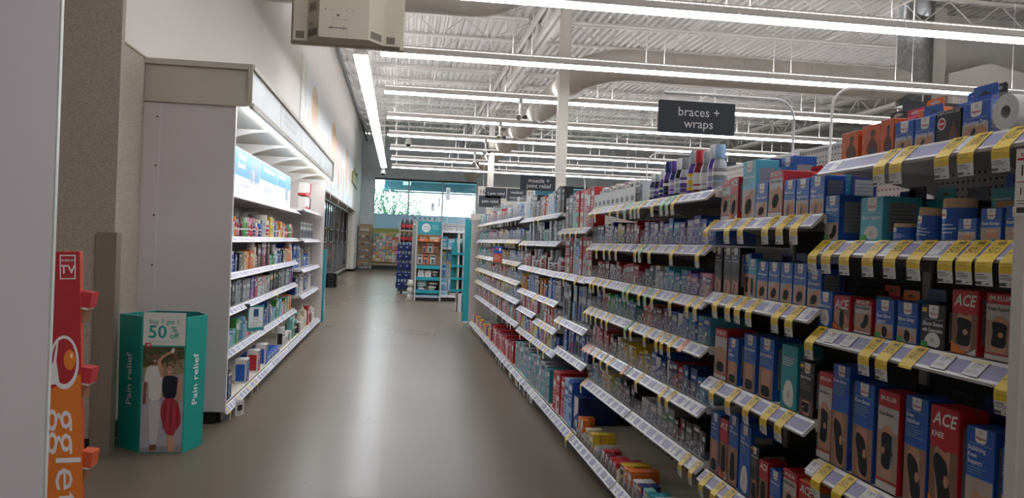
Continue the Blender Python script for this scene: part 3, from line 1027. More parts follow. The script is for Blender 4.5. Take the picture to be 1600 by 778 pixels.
def brace(w, h, d, brand, title, pic, main='blue', split=0.5, green=False, tilt=False, tab=None):
    k = ('brace', w, h, d, brand, title, pic, main, split, green, tab)
    if k in CACHE: return CACHE[k]
    b = B()
    col = PAL[main]
    b.cbox(-w / 2, 0, 0, w / 2, d, h, col, 0.0015)
    e = 0.002
    fs = min(w * 0.16, 0.017)
    if brand == 'W':
        zs = h * (1 - split)
        bg = '94705c' if pic in ('knee', 'knee2', 'back', 'ankle') else 'b0a298'
        if main == 'black': bg = '5f4232'
        if pic == 'white': bg = PAL[main]
        b.rect(-w / 2 + e, e, w / 2 - e, zs, bg, 1)
        picture(b, pic, -w / 2 + w * 0.06, e, w / 2 - w * 0.06, zs - e)
        brand_badge(b, w, h, w * 0.02, w * 0.42)
        b.rect(-w * 0.4, h - w * 0.42, w * 0.42, h - w * 0.41, 'b9c6de', 2)
        z = h - w * 0.54
        for s in title:
            ltext(b, s, fs, -w * 0.42, z, 'e6e6ea', fit=w * 0.84)
            z -= fs * 1.05
        lc = '8fb9ad' if main == 'blue' else '9a9794'
        n = max(0, int((z - zs) / 0.007))
        lines(b, -w * 0.42, w * 0.36, z + fs * 0.2, min(n, 5), lc, 0.007, 0.0014)
        if main == 'blue': b.rect(-w / 2 + e, zs, w / 2 - e, zs + 0.003, '2f6fc4', 2)
        if green: b.rect(-w / 2 + e, e, -w * 0.18, h * 0.14, '3f9a44', 5); 
        if main == 'black': b.rect(-w * 0.48, h - w * 0.22, -w * 0.26, h - w * 0.1, 'dcb62e', 3)
    elif brand == 'ACE':
        b.rect(-w / 2 + e, e, w / 2 - e, h * 0.62, '7d5a44', 1)
        picture(b, pic, -w / 2 + w * 0.06, h * 0.04, w / 2 - w * 0.06, h * 0.66)
        b.shape([(-w / 2 + e, h * 0.68), (w * 0.05, h * 0.60), (w / 2 - e, h * 0.68), (w / 2 - e, h - e), (-w / 2 + e, h - e)], 'b4232a', 5)
        b.text('ACE', w * 0.42, 0, h - w * 0.3, 'e6e4e0', 7, bold=True, italic=True)
        if title:
            ltext(b, title[0], fs * 1.25, -w * 0.42, h * 0.745, 'e6e4e0', lay=8)
            lines(b, -w * .42, 0, h * .71, 2, 'e6b9a8', .008, .002)
        b.shape([(-w / 2 + e, e), (w * 0.1, e), (-w / 2 + e, h * 0.2)], 'dd7428', 6)
        b.shape([(w * 0.12, e), (w / 2 - e, e), (w / 2 - e, h * 0.12)], 'd6d4d0', 6)
    elif brand == 'MUELLER':
        b.rect(-w / 2 + e, e, w / 2 - e, h * 0.84, 'b9b4b0', 1)
        b.rect(-w / 2 + e, e, w / 2 - e, h * 0.60, 'a58873', 2)
        picture(b, pic, -w / 2 + w * 0.08, h * 0.12, w / 2 - w * 0.08, h * 0.66, y=-0.0003)
        b.rect(-w / 2 + e, h * 0.095, w / 2 - e, h * 0.115, 'b4232a', 6)
        b.rect(-w / 2 + e, e, w / 2 - e, h * 0.085, 'c9c4be', 6)
        b.text('(MUELLER', w * 0.17, 0, h * 0.925, 'e6e4e0', 6, bold=True, fit=w * 0.84)
        z = h * 0.77
        for s in title:
            ltext(b, s, fs * 0.9, -w * 0.42, z, '1b1b1d', fit=w * 0.84)
            z -= fs
    elif brand == 'KT':
        b.rect(-w / 2 + e, e, w / 2 - e, h - e, 'd2672c', 1)
        picture(b, pic, -w / 2 + w * 0.05, e, w / 2 - w * 0.05, h * 0.9)
        if title: b.text(title[0], w * 0.16, 0, h * 0.9, '1b1b1d', 6, bold=True, italic=True)
    elif brand == 'plain':
        b.rect(-w / 2 + e, h * 0.5, w / 2 - e, h - e, PAL['teal'], 1)
        lines(b, -w * 0.4, w * 0.4, h * 0.8, 4, 'e2e0dc', 0.009, 0.003)
        picture(b, pic, -w / 2 + w * 0.06, e, w / 2 - w * 0.06, h * 0.48)
    side_panel(b, w, h, d, '8f9296' if brand != 'MUELLER' else '9a2a2e')
    child = None
    if tab:
        c = B()
        tw, th = w * 0.46, tab
        c.prism([(-tw, 0), (tw, 0), (tw, th * 0.75), (tw * 0.9, th), (-tw * 0.9, th), (-tw, th * 0.75)], d * 0.5, d * 0.5 + 0.002, col)
        c.T = Matrix.Translation((0, 0, h))
        c2 = B(); c2.T = None
        vs = [(x, y, z + h) for x, y, z in c.v]
        c.v = vs; c.T = Matrix.Translation((0, 0, h))
        c.shape([(-tw * .5, th * .5), (-tw * .4, th * .42), (tw * .4, th * .42), (tw * .5, th * .5), (tw * .15, th * .55), (0, th * .7), (-tw * .15, th * .55)], '0f1013', 1, d * 0.5)
        child = ('hang_tab', c.mesh('hang_tab'))
    CACHE[k] = (b.mesh('brace_box'), child)
    return CACHE[k]


def ringmesh(r0, r1, dpt, mat, core):
    """tape roll lying on its rim, hole facing the front"""
    b = B(); n = 32
    vs = []
    for y in (0, dpt):
        for r in (r0, r1):
            vs += [(r * math.cos(2 * PI * k / n), y, r1 + r * math.sin(2 * PI * k / n)) for k in range(n)]
    fs = []
    for k in range(n):
        q = (k + 1) % n
        fs.append((k, q, n + q, n + k))
        fs.append((2 * n + k, 3 * n + k, 3 * n + q, 2 * n + q))
        fs.append((n + k, n + q, 3 * n + q, 3 * n + k))
    b.add(vs, fs, mat, False)
    b.add(vs, [(k, 2 * n + k, 2 * n + (k + 1) % n, (k + 1) % n) for k in range(n)], core)
    for rr_ in (0.62, 0.74, 0.86):
        rq = r1 * rr_
        vs = []
        for r in (rq, rq + 0.0006):
            vs += [(r * math.cos(2 * PI * k / n), -0.0004, r1 + r * math.sin(2 * PI * k / n)) for k in range(n)]
        b.add(vs, [(k, (k + 1) % n, n + (k + 1) % n, n + k) for k in range(n)], 'bdb9b3')
    return b


def foamroll(r, h):
    k = ('foam', r, h)
    if k in CACHE: return CACHE[k]
    b = B(); b.lathe([(r * 0.97, 0), (r, 0.004), (r, h - 0.004), (r * 0.95, h)], 'tan_foam', 20, 0, r)
    c = B(); c.lathe([(r * 1.015, h * 0.02), (r * 1.015, h * 0.78)], '2459ad', 20, 0, r, caps=False)
    c.T = Matrix.Translation((0, r, 0)) @ Matrix.Rotation(0, 4, 'Z')
    y = -r * 1.02
    c.T = Matrix.Translation((0, r, 0))
    c.arc(r * 1.025, -125, -85, h * 0.52, h * 0.74, 'e4e2de')
    c.arc(r * 1.03, -118, -92, h * 0.58, h * 0.63, 'b4232a')
    for k_ in range(3): c.arc(r * 1.025, -125, -60 + 12 * (k_ % 2), h * (.36 - .09 * k_), h * (.39 - .09 * k_), 'c9d3e6')
    CACHE[k] = (b.mesh('foam_roll'), ('wrap_label', c.mesh('wrap_label')))
    return CACHE[k]


# ---- sale tags and price labels
TAGW = 0.058


def tag_mesh(detail, col='e0bd2a', short=False, narrow=1.0):
    k = ('tag', detail, col, short, narrow)
    if k in CACHE: return CACHE[k]
    b = B()
    w = TAGW * narrow / 2
    path = [(0.046, 0.046), (0.001, 0.001), (-0.006, -0.008), (-0.0075, -0.02), (-0.0065, -0.034), (-0.003, -0.066)]
    if short: path = path[:3] + [(-0.007, -0.014)]
    for i in range(len(path) - 1):
        (y0_, z0_), (y1_, z1_) = path[i], path[i + 1]
        m = col if i < 4 else 'd6d4d0'
        b.add([(-w, y0_, z0_), (w, y0_, z0_), (w, y1_, z1_), (-w, y1_, z1_), (-w, y0_ + 0.0006, z0_ + 0.0004), (w, y0_ + 0.0006, z0_ + 0.0004), (w, y1_ + 0.0006, z1_ + 0.0004), (-w, y1_ + 0.0006, z1_ + 0.0004)],
              [(0, 3, 2, 1), (4, 5, 6, 7), (0, 4, 7, 3), (1, 2, 6, 5)], m)
    if detail:
        s = 1 / math.sqrt(2)
        bs = (Vector((0, 0.046, 0.046)), Vector((1, 0, 0)), Vector((0, s, s)), Vector((0, -s, s)))
        b.text('sale', 0.019, 0.004, -0.010, '26241c', 2, bold=True, italic=True, basis=bs)
        if detail > 1:
            b.text('50', 0.030, -0.010, -0.038, '26241c', 2, italic=True, basis=bs)
            b.text('%', 0.014, 0.014, -0.032, '26241c', 2, basis=bs)
            b.text('off', 0.012, 0.015, -0.044, '26241c', 2, basis=bs)
        else:
            b.text('50%', 0.024, 0.0, -0.036, '26241c', 2, italic=True, basis=bs)
        for k2 in range(2):
            O = bs[0]
            zz = -0.019 - 0.003 * k2
            pts = [O + bs[1] * x + bs[2] * z + bs[3] * 0.0005 for x, z in ((-0.02, zz), (0.022, zz), (0.022, zz - 0.0009), (-0.02, zz - 0.0009))]
            b.poly([tuple(p) for p in pts], '7c6b20')
        if not short:
            for k2 in range(2):
                z = -0.012 - 0.006 * k2
                b.rect(-0.022, z - 0.0012, 0.012, z, '7c6b20', 3, -0.0078)
            for z, xa, xb, hh in ((-0.038, -0.024, 0.006, .0022), (-0.043, -0.024, 0.02, .0014), (-0.047, -0.024, 0.014, .0014), (-0.056, -0.024, -0.002, .007), (-0.060, 0.01, 0.024, .0022)):
                b.rect(xa, z - hh, xb, z, '55534e' if hh < .005 else '3a3a38', 3, -0.0072)
    me = b.mesh('sale_tag')
    CACHE[k] = me
    return me


def rail_labels(b_or_none, x, y, z, num=None, w=0.046, hh=0.048, yellow=True):
    """white price card lying on the sloped rail, at local (x, y, z) of the rail's top edge"""
    k = ('plabel', num, w, yellow)
    if k not in CACHE:
        b = B(); s = 1 / math.sqrt(2)
        bs = (Vector((0, 0, 0)), Vector((1, 0, 0)), Vector((0, s, s)), Vector((0, -s, s)))
        def P(x, z, l): return tuple(bs[0] + bs[1] * x + bs[2] * z + bs[3] * l)
        b.add([P(-w / 2, -0.008, 0.0012), P(w / 2, -0.008, 0.0012), P(w / 2, -0.008 - hh, 0.0012), P(-w / 2, -0.008 - hh, 0.0012),
               P(-w / 2, -0.008, 0.0002), P(w / 2, -0.008, 0.0002), P(w / 2, -0.008 - hh, 0.0002), P(-w / 2, -0.008 - hh, 0.0002)],
              [(0, 3, 2, 1), (0, 1, 5, 4), (1, 2, 6, 5), (2, 3, 7, 6), (3, 0, 4, 7)], 'cbc9c8')
        if num:
            b.poly([P(-w / 2, -0.008, 0.0016), P(-w / 2, -0.013, 0.0016), P(w / 2, -0.013, 0.0016), P(w / 2, -0.008, 0.0016)], 'd8c878')
            b.text(num, 0.024, -0.005, -0.026, '3a3a3c', 6, basis=bs)
            b.text('99', 0.010, 0.015, -0.021, '3a3a3c', 6, basis=bs)
            for q in range(3):
                zz = -0.040 - 0.004 * q
                b.poly([P(-w * .4, zz, 0.0016), P(-w * .4, zz - .0014, 0.0016), P(w * .3, zz - .0014, 0.0016), P(w * .3, zz, 0.0016)], '88888a')
        else:
            b.poly([P(-w * .32, -0.018, 0.0016), P(-w * .32, -0.034, 0.0016), P(w * .28, -0.034, 0.0016), P(w * .28, -0.018, 0.0016)], 'b0b0b2')
        CACHE[k] = b.mesh('price_label')
    return CACHE[k]


# ---- shelving bay (local frame: x along the bay, front at y = 0, goods face -y)
def make_bay(name, label, loc, rz, W, shelves, deck_z=0.13, back_y=0.52, rail_y=0.075, peg='peg_dark', top=2.03, labels=True, lab_every=0.13, seed=0, base_front=0.0, back_low='peg_dark', number=None, posts=True, thick_edge=False, group=None):
    rr = random.Random(seed)
    t = thing(name, label, 'shelving', loc, rz, group)
    bk = B(); bk.box(0.0, back_y, 0.1, W, back_y + 0.02, 1.66, back_low); bk.build('back_panel', t)
    tp = B(); tp.box(0.0, back_y, 1.66, W, back_y + 0.02, top, peg); tp.box(0, back_y - 0.004, top, W, back_y + 0.024, top + 0.012, 'shelf_white')
    tp.build('pegboard', t)
    if posts:
        up = B()
        for x in (0.0, W):
            up.box(x - 0.012, back_y - 0.012, 0.0, x + 0.012, back_y + 0.03, top + 0.02, 'shelf_white')
        up.build('upright', t)
    dk = B()
    dk.box(0.002, base_front + 0.045, deck_z - 0.03, W - 0.002, back_y, deck_z, 'deck_cream')
    dko = dk.build('base_deck', t)
    kk = B(); kk.box(0.0, base_front + 0.05, 0, W, base_front + 0.07, deck_z - 0.03, 'black_base'); kk.build('kick_plate', dko)

    def rail(x0, x1, ry, z, parent):
        r = B()
        r.prismx([(ry + 0.046, z), (ry, z - 0.046), (ry + 0.003, z - 0.054), (ry + 0.012, z - 0.050), (ry + 0.058, z - 0.006), (ry + 0.058, z)], x0 + 0.003, x1 - 0.003, 'cfccc9/0.3')
        s = 1 / math.sqrt(2)
        def P(x, d, l): return (x, ry + 0.046 - d * s - l * s, z - d * s + l * s)
        r.quad(P(x0 + 0.01, 0.012, 0.0006), P(x0 + 0.01, 0.056, 0.0006), P(x1 - 0.01, 0.056, 0.0006), P(x1 - 0.01, 0.012, 0.0006), '8583a2/0.45')
        o = r.build('price_rail', parent)
        if labels:
            x = x0 + rr.uniform(0.04, 0.1)
            while x < x1 - 0.04:
                put(rail_labels(None, 0, 0, 0), 'price_label', parent, (x, ry + 0.046, z))
                x += lab_every * rr.uniform(0.55, 1.5)
        return o
    rail(0, W, base_front, deck_z, dko)
    for (z, ry) in shelves:
        s = B(); s.box(0.006, ry + 0.05, z - 0.028, W - 0.006, back_y, z, 'shelf_white')
        so = s.build('shelf', t)
        rail(0, W, ry, z, so)
        for x in (0.003, W - 0.006):
            br = B(); br.prismx([(ry + 0.05, z - 0.004), (back_y, z - 0.004), (back_y, z - 0.10), (back_y - 0.08, z - 0.085), (ry + 0.16, z - 0.045), (ry + 0.05, z - 0.035)], x, x + 0.004, 'shelf_white')
            br.build('bracket', so)
    return t


def place(side, me_child, name, label, cat, group, Y, z, off=0.0, tilt=0.0, lean=0.0, turn=0.0, x=None):
    me, child = me_child
    X = (1.458 + off) if side == 'R' else (-1.515 - off)
    if x is not None: X = x
    rz = (-PI / 2 if side == 'R' else PI / 2) + turn
    o = put(me, name, None, (X, Y, z), rz)
    if tilt or lean:
        o.rotation_euler = (lean, tilt, rz)
    if child:
        put(child[1], child[0], o)
    tag(o, label, cat, group)
    return o


NAMES = {'carton': ('medicine_carton', 'carton', 'box'), 'bottle': ('pill_bottle', 'bottle', 'bottle'), 'tallb': ('supplement_bottle', 'tall bottle', 'bottle'), 'pump': ('pump_bottle', 'pump bottle', 'bottle'), 'blister': ('blister_card', 'carded pack', 'package')}


def shelf_row(side, place_txt, z, Y0, Y1, seq, gap=0.004, off=0.0, jitter=0.0, depth=None, seed=0, x=None):
    """fill a shelf from Y0 (near) to Y1 (far) with a repeating or listed sequence of goods"""
    rr = random.Random(seed + int(z * 1000) + int(Y0 * 100))
    y = Y0; i = 0
    while True:
        it = seq[i % len(seq)]
        kind = it[0]
        if kind == 'gap':
            y += it[1]; i += 1
            if y > Y1: break
            continue
        if kind == 'carton':
            _, w, h, d, c1, c2, st = it
            mc = carton(w, h, d, c1, c2, st); desc = f'{c1} and {c2} carton' if c1 != c2 else f'{c1} carton'
        elif kind in ('bottle', 'tallb'):
            _, r, h, cb, cc, cl = it
            w = 2 * r; mc = bottle(r, h, cb, cc, cl, 0 if kind == 'bottle' else 1)
            desc = f'{cb} {NAMES[kind][1]} with {cc} cap'
        elif kind == 'pump':
            _, r, h, cb, cc, cl = it
            w = 2 * r; mc = pump(r, h, cb, cc, cl); desc = f'{cb} pump bottle'
        else:
            _, w, h, c1, c2 = it
            mc = blister(w, h, c1, c2); desc = f'{c1} and {c2} carded pack'
        if y + w > Y1: break
        nm, _, cat = NAMES[kind]
        if kind == 'carton':
            for key_, nn in (('sleep', 'sleep_aid_carton'), ('heating', 'heating_pad_box'), ('muscle', 'ointment_carton'), ('pain relief', 'pain_relief_carton'), ('brace', 'brace_carton'), ('lit wall', 'remedy_carton'), ('posters', 'remedy_carton'), ('blue cartons', 'remedy_carton')):
                if key_ in place_txt: nm = nn; break
        place(side, mc, nm, numbered(desc, place_txt), cat, f'{nm.replace("_", " ")}s on the {place_txt}', y + w / 2, z + 0.0005, off + rr.uniform(0, 0.012), turn=rr.uniform(-0.03, 0.03) * (1 if jitter else 0.3), x=x)
        y += w + gap + rr.uniform(0, jitter)
        i += 1


def clear_tray(side, Y0, Y1, z, n, label, hh=0.085, off=-0.004, deep=0.34, opaque=False):
    """pusher tray: clear front wall with a thumb hole and pull ring for every lane, and lane dividers"""
    L = Y1 - Y0
    key = ('tray', round(L, 2), n, hh, opaque)
    if key not in CACHE:
        f = B(); f.box(-L / 2, 0, 0, L / 2, 0.0025, hh, 'clear_plastic' if not opaque else 'c4c2be/0.3')
        pw = L / n
        for k in range(n):
            cx = -L / 2 + pw * (k + 0.5)
            a = pw * 0.30; z0, z1 = hh * 0.12, hh * 0.5
            out = [(cx - a, z0), (cx + a, z0), (cx + a, z1 * 0.8), (cx + a * 0.6, z1), (cx - a * 0.6, z1), (cx - a, z1 * 0.8)]
            inn = [(cx + (x - cx) * 0.78, (z0 + z1) / 2 + (zz - (z0 + z1) / 2) * 0.78) for x, zz in out]
            if opaque: f.shape(out, '3a3836', 1)
            for q in range(6):
                q2 = (q + 1) % 6
                f.shape([out[q], out[q2], inn[q2], inn[q]], 'c3c6cf' if not opaque else 'b5b3ae', 2)
            f.disc(cx + pw * 0.42, z1 * 1.25, pw * 0.09, pw * 0.09, 'd5d6da', 2, n=10)
        dv = B()
        for k in range(n + 1):
            x = -L / 2 + pw * k
            dv.box(x - 0.0008, 0.003, 0, x + 0.0008, deep, hh * 0.55, 'clear_plastic')
        CACHE[key] = (f.mesh('front_wall'), dv.mesh('divider_set'))
    f, dv = CACHE[key]
    X = 1.452 + off if side == 'R' else -1.51 - off
    t = thing('pusher_tray', label, 'tray', (X, (Y0 + Y1) / 2, z), -PI / 2 if side == 'R' else PI / 2, 'clear pusher trays')
    put(f, 'front_wall', t)
    put(dv, 'divider_set', t)
    return t


def hang_tags(side, place_txt, ys, zt, colour='yellow', detail=0, rail_x=1.40, short=(), narrow=1.0):
    col = {'yellow': 'dcb92c', 'green': '7ab56a', 'orange': 'e2814e', 'white': 'd8d5cc'}[colour]
    for i, y in enumerate(sorted(ys)):
        me = tag_mesh(detail, col, i in short, narrow)
        X = rail_x if side == 'R' else -rail_x
        o = put(me, 'sale_tag', None, (X, y, zt - 0.046), -PI / 2 if side == 'R' else PI / 2)
        o.location.x += (-0.0016 if side == 'R' else 0.0016)
        o.location.z += 0.0016
        tag(o, numbered(f'{colour} sale tag', 'hanging from ' + place_txt), 'sale tag', f'{colour} sale tags hanging from {place_txt}')

# ================================================================== right-hand run of shelving
XBASE = 1.325


def rbay(label, Y0, Y1, shelves, **kw):
    return make_bay('gondola_bay', label, (XBASE, Y1, 0), -PI / 2, Y1 - Y0, [(z, 0.075) for z in shelves], peg='peg_light', **kw)


rbay('shelving bay nearest the camera, beyond the pale fin', 0.72, 1.58, [0.86, 1.2, 1.55], seed=1)
rbay('shelving bay of knee and elbow braces and tapes', 1.64, 2.61, [1.875, 1.605, 1.31, 0.86, 0.45], seed=2, lab_every=0.3)
rbay('shelving bay of wrist, back and ankle braces', 2.63, 3.60, [1.70, 1.37, 0.98, 0.55], seed=3, lab_every=0.24)
rbay('sleep aid shelving bay beside the wrist braces', 3.62, 4.81, [1.845, 1.585, 1.335, 1.11, 0.83, 0.565], seed=4, lab_every=0.1)
rbay('sleep aid shelving bay beside the heating pads', 4.83, 6.02, [1.845, 1.585, 1.335, 1.11, 0.83, 0.565], seed=5, lab_every=0.1)
rbay('heating pad shelving bay with tall red boxes', 6.04, 7.19, [1.71, 1.325, 0.93, 0.66], seed=6, lab_every=0.12)
rbay('muscle rub shelving bay with ointment boxes', 7.21, 8.37, [1.86, 1.60, 1.32, 1.05, 0.80, 0.59], seed=7, lab_every=0.12)
rbay('muscle rub shelving bay beside the pain relief bays', 8.39, 9.55, [1.86, 1.60, 1.32, 1.05, 0.84, 0.59], seed=8, lab_every=0.12)
for i in range(4):
    rbay(f'pain relief shelving bay, {nth(i)} from the muscle rub bays', 9.57 + 1.36 * i, 9.57 + 1.36 * i + 1.34, [1.90, 1.62, 1.345, 1.115, 0.89, 0.62], seed=9 + i, lab_every=0.12)

# pale fin between the two nearest bays, with a price flag
t = thing('bay_divider_fin', 'pale upright fin between the two nearest shelving bays', 'divider', (1.345, 1.6, 0))
b = B(); b.cbox(-0.012, -0.02, 0.1, 0.04, 0.02, 1.74, 'cbc6c0/0.4', 0.004); b.build('post', t)
b = B(); b.box(0.04, -0.003, 0.1, 0.5, 0.003, 1.74, 'cbc6c0/0.4'); b.build('fin', t)
def card(name, label, cat, loc, rz, w, h, face, draw, parent=None, tilt=0):
    c = B(); c.box(-w / 2, 0, 0, w / 2, 0.0015, h, face); draw(c)
    o = c.build(name, parent, loc, rz)
    if label: tag(o, label, cat)
    return o
def draw_flag(c):
    c.rect(-0.03, 0.12, 0.03, 0.125, 'b4232a'); c.text('sale', 0.014, -0.012, 0.133, 'b4232a', 2, bold=True)
    c.text('11', 0.034, -0.010, 0.097, '26241c', 3); c.text('49', 0.014, 0.018, 0.104, '26241c', 3)
    c.rect(-0.03, 0.072, 0.03, 0.074, 'b4232a'); c.text('15', 0.024, -0.014, 0.052, '26241c', 3); c.text('99', 0.011, 0.008, 0.057, '26241c', 3)
    lines(c, -0.028, 0.02, 0.033, 2, '6a6a6a'); c.rect(-0.028, 0.006, 0.0, 0.018, '3a3a3a')
card('price_flag', 'white price flag with 11 and 15 on the pale fin', 'price tag', (1.335, 1.575, 1.655), -PI / 2 + 0.35, 0.066, 0.145, 'd8d4cf', draw_flag)

KB = 'knee brace bay'
# ---- knee brace bay, fourth shelf: knee braces
g = 'brace boxes on the fourth shelf of the knee brace bay'
A4 = [(2.595, 0.09, 0.295, 'MUELLER', ('Knee Brace',), 'knee', 'red', 'tall red and white knee brace box beside the upright, at the far end', 0),
      (2.50, 0.10, 0.335, 'W', ('Knee Brace',), 'knee2', 'blue', 'tall blue Knee Brace box, taller than all others on its shelf', 0),
      (2.365, 0.11, 0.30, 'W', ('Knee Brace',), 'knee2', 'blue', 'blue Knee Brace box beside the red and white Knee Brace box', 0),
      (2.235, 0.105, 0.296, 'MUELLER', ('Knee Brace',), 'brace', 'red', 'red and white Knee Brace box showing a hinged metal stay', 0),
      (2.105, 0.10, 0.305, 'W', ('Knee', 'Stabilizer'), 'knee2', 'blue', 'blue Knee Stabilizer box showing a black sleeve', 0),
      (1.985, 0.115, 0.30, 'ACE', ('KNEE',), 'knee2', 'red', 'big red ACE KNEE box beside the Knee Stabilizer', 0),
      (1.85, 0.10, 0.275, 'W', ('Stabilizing', 'Knee', 'Support'), 'hand', 'blue', 'blue Stabilizing Knee Support box', 0),
      (1.73, 0.09, 0.25, 'W', ('Stabilizing', 'Knee'), 'hand', 'blue', 'blue knee support box half hidden by the pale fin', 0)]
for Y, w, h, br, ti, pic, mc, lb, tb in A4:
    place('R', brace(w, h, 0.085, br, ti, pic, mc, 0.46 if br == 'W' else 0.5), 'brace_box', lb, 'box', g, Y, 0.8605)
A4b = [(2.30, 0.1, 0.26, 'brown'), (2.13, 0.1, 0.27, 'brown'), (2.0, 0.1, 0.28, 'navy'), (1.83, 0.12, 0.29, 'red')]
for i, (Y, w, h, c) in enumerate(A4b):
    place('R', brace(w, h, 0.085, 'W' if c != 'red' else 'ACE', (), 'knee', c if c != 'brown' else 'black', 0.5, tab=0.045), 'brace_box', f'dark tabbed box behind the knee braces, {nth(3 - i)} from the pale fin', 'box', g, Y, 0.8605, 0.12)

# ---- third shelf: elbow supports
g = 'support boxes on the third shelf of the knee brace bay'
A3 = [(2.62, 0.09, 0.12, 'W', ('Elbow Brace',), 'white', 'blue', 'blue box showing a white padded square, beside the upright', .45),
      (2.515, 0.10, 0.113, 'ACE', (), 'strap', 'red', 'small red ACE box beside the Elbow Support box', .5),
      (2.39, 0.095, 0.108, 'MUELLER', ('Elbow Support',), 'elbow', 'red', 'small red and white Elbow Support box', .5),
      (2.275, 0.093, 0.118, 'W', ('Knee Elbow', 'Support'), 'strap', 'blue', 'blue Elbow Support box with a green corner, on the third shelf', .62),
      (2.165, 0.093, 0.118, 'W', ('Elbow Strap',), 'strap', 'blue', 'blue Elbow Strap box with a green corner', .62),
      (2.05, 0.10, 0.12, 'W', ('Elbow Sleeve', 'with Compression'), 'white', 'black', 'black Elbow Sleeve box with a green corner', .6),
      (1.925, 0.098, 0.168, 'ACE', (), 'knee', 'red', 'tall red ACE box beside the Knee Support box, on the third shelf', .5),
      (1.80, 0.098, 0.166, 'MUELLER', ('Knee Support',), 'knee', 'red', 'tall red and white Knee Support box beside the pale fin', .5)]
for Y, w, h, br, ti, pic, mc, lb, sp in A3:
    place('R', brace(w, h, 0.08, br, ti, pic, mc, sp, green=(br == 'W' and pic != 'white') or mc == 'black'), 'brace_box', lb, 'box', g, Y, 1.3105)
for i, (Y, c, h) in enumerate(((2.50, 'black', 0.10), (2.44, 'red', 0.12), (2.34, 'orange', 0.11), (2.22, 'navy', 0.12), (2.10, 'navy', 0.115), (1.98, 'navy', 0.11))):
    place('R', brace(0.09, h, 0.06, 'plain', (), 'hand', c, 0.5, tab=0.035), 'brace_box', f'{c} tabbed pack behind the elbow supports, {nth(5 - i)} from the near end', 'box', g, Y, 1.3105, 0.10)

# ---- second shelf: bandages
g = 'elastic bandages and supports on the second shelf of the knee brace bay'
place('R', brace(0.09, 0.155, 0.13, 'W', ('Elbow Support',), 'elbow', 'blue', .6, green=True), 'brace_box', 'deep blue Elbow Support box with grey side panel beside the upright', 'box', g, 2.60, 1.6055)
place('R', brace(0.12, 0.137, 0.13, 'W', ('Elbow Support',), 'white', 'aqua', .62, green=True), 'brace_box', 'light blue Elbow Support box showing a white pad', 'box', g, 2.365, 1.6055)
place('R', foamroll(0.038, 0.052), 'foam_roll', 'smallest tan bandage roll in blue wrap, beside the light blue box', 'bandage roll', g, 2.235, 1.6055)
place('R', foamroll(0.042, 0.095), 'foam_roll', 'tilted tan bandage roll in blue wrap, second in size', 'bandage roll', g, 2.125, 1.6055, tilt=0.10)
place('R', foamroll(0.042, 0.115), 'foam_roll', 'tallest tan bandage roll in blue wrap, behind the small boxes', 'bandage roll', g, 2.015, 1.6055)
place('R', foamroll(0.040, 0.110), 'foam_roll', 'tan bandage roll standing behind the smallest blue box', 'bandage roll', g, 1.955, 1.6055, 0.11)
place('R', brace(0.07, 0.058, 0.055, 'W', ('Elastic Bandage',), 'bandage', 'blue', .6), 'bandage_box', 'smallest blue Elastic Bandage box', 'box', g, 1.925, 1.6055, -0.004)
place('R', brace(0.072, 0.082, 0.06, 'W', ('Elastic Bandage',), 'bandage', 'blue', .6), 'bandage_box', 'middle blue Elastic Bandage box with a tan roll picture', 'box', g, 1.845, 1.6055)
place('R', brace(0.072, 0.084, 0.06, 'W', ('Elastic',), 'bandage', 'blue', .6), 'bandage_box', 'blue Elastic Bandage box cut off by the pale fin', 'box', g, 1.76, 1.6055)
for i, (Y, c, h) in enumerate(((2.47, 'navy', 0.13), (2.42, 'black', 0.14), (2.28, 'teal', 0.13), (2.14, 'black', 0.12), (1.99, 'blue', 0.15), (1.86, 'navy', 0.14))):
    place('R', brace(0.095, h, 0.08, 'plain', (), 'hand', c, .5, tab=0.04), 'brace_box', f'{c} tabbed pack behind the bandages, {nth(5 - i)} from the near end', 'box', g, Y, 1.6055, 0.15)

# ---- top shelf: tapes
g = 'sports tapes on the top shelf of the knee brace bay'
A1 = [(2.505, 0.10, 0.088, 'KT', (), 'athlete', 'orange', 'orange tape box with an athlete, farthest along the top shelf', 0, 0),
      (2.385, 0.10, 0.095, 'KT', (), 'athlete', 'orange', 'orange tape box with an athlete, second from the far end', 0, 0),
      (2.30, 0.07, 0.10, 'KT', (), 'athlete', 'orange', 'orange tape box with an athlete pressed against blue tape boxes', 0, 0),
      (2.215, 0.09, 0.082, 'W', ('Kinesiology Tape',), 'hand', 'blue', 'blue Kinesiology Tape box beside the orange boxes', 0, 0),
      (2.12, 0.09, 0.080, 'W', ('Kinesiology Tape',), 'hand', 'blue', 'blue Kinesiology Tape box with hang tab beside the black tape box', 0.035, 0),
      (2.02, 0.10, 0.085, 'KT', ('ELASTIC SPORTS TAPE',), 'athlete', 'black', 'black elastic sports tape box with an athlete', 0, 0),
      (1.915, 0.10, 0.088, 'W', ('Kinesiology Tape',), 'hand', 'blue', 'blue Kinesiology Tape box with tall hang tab beside the white roll', 0.045, 0)]
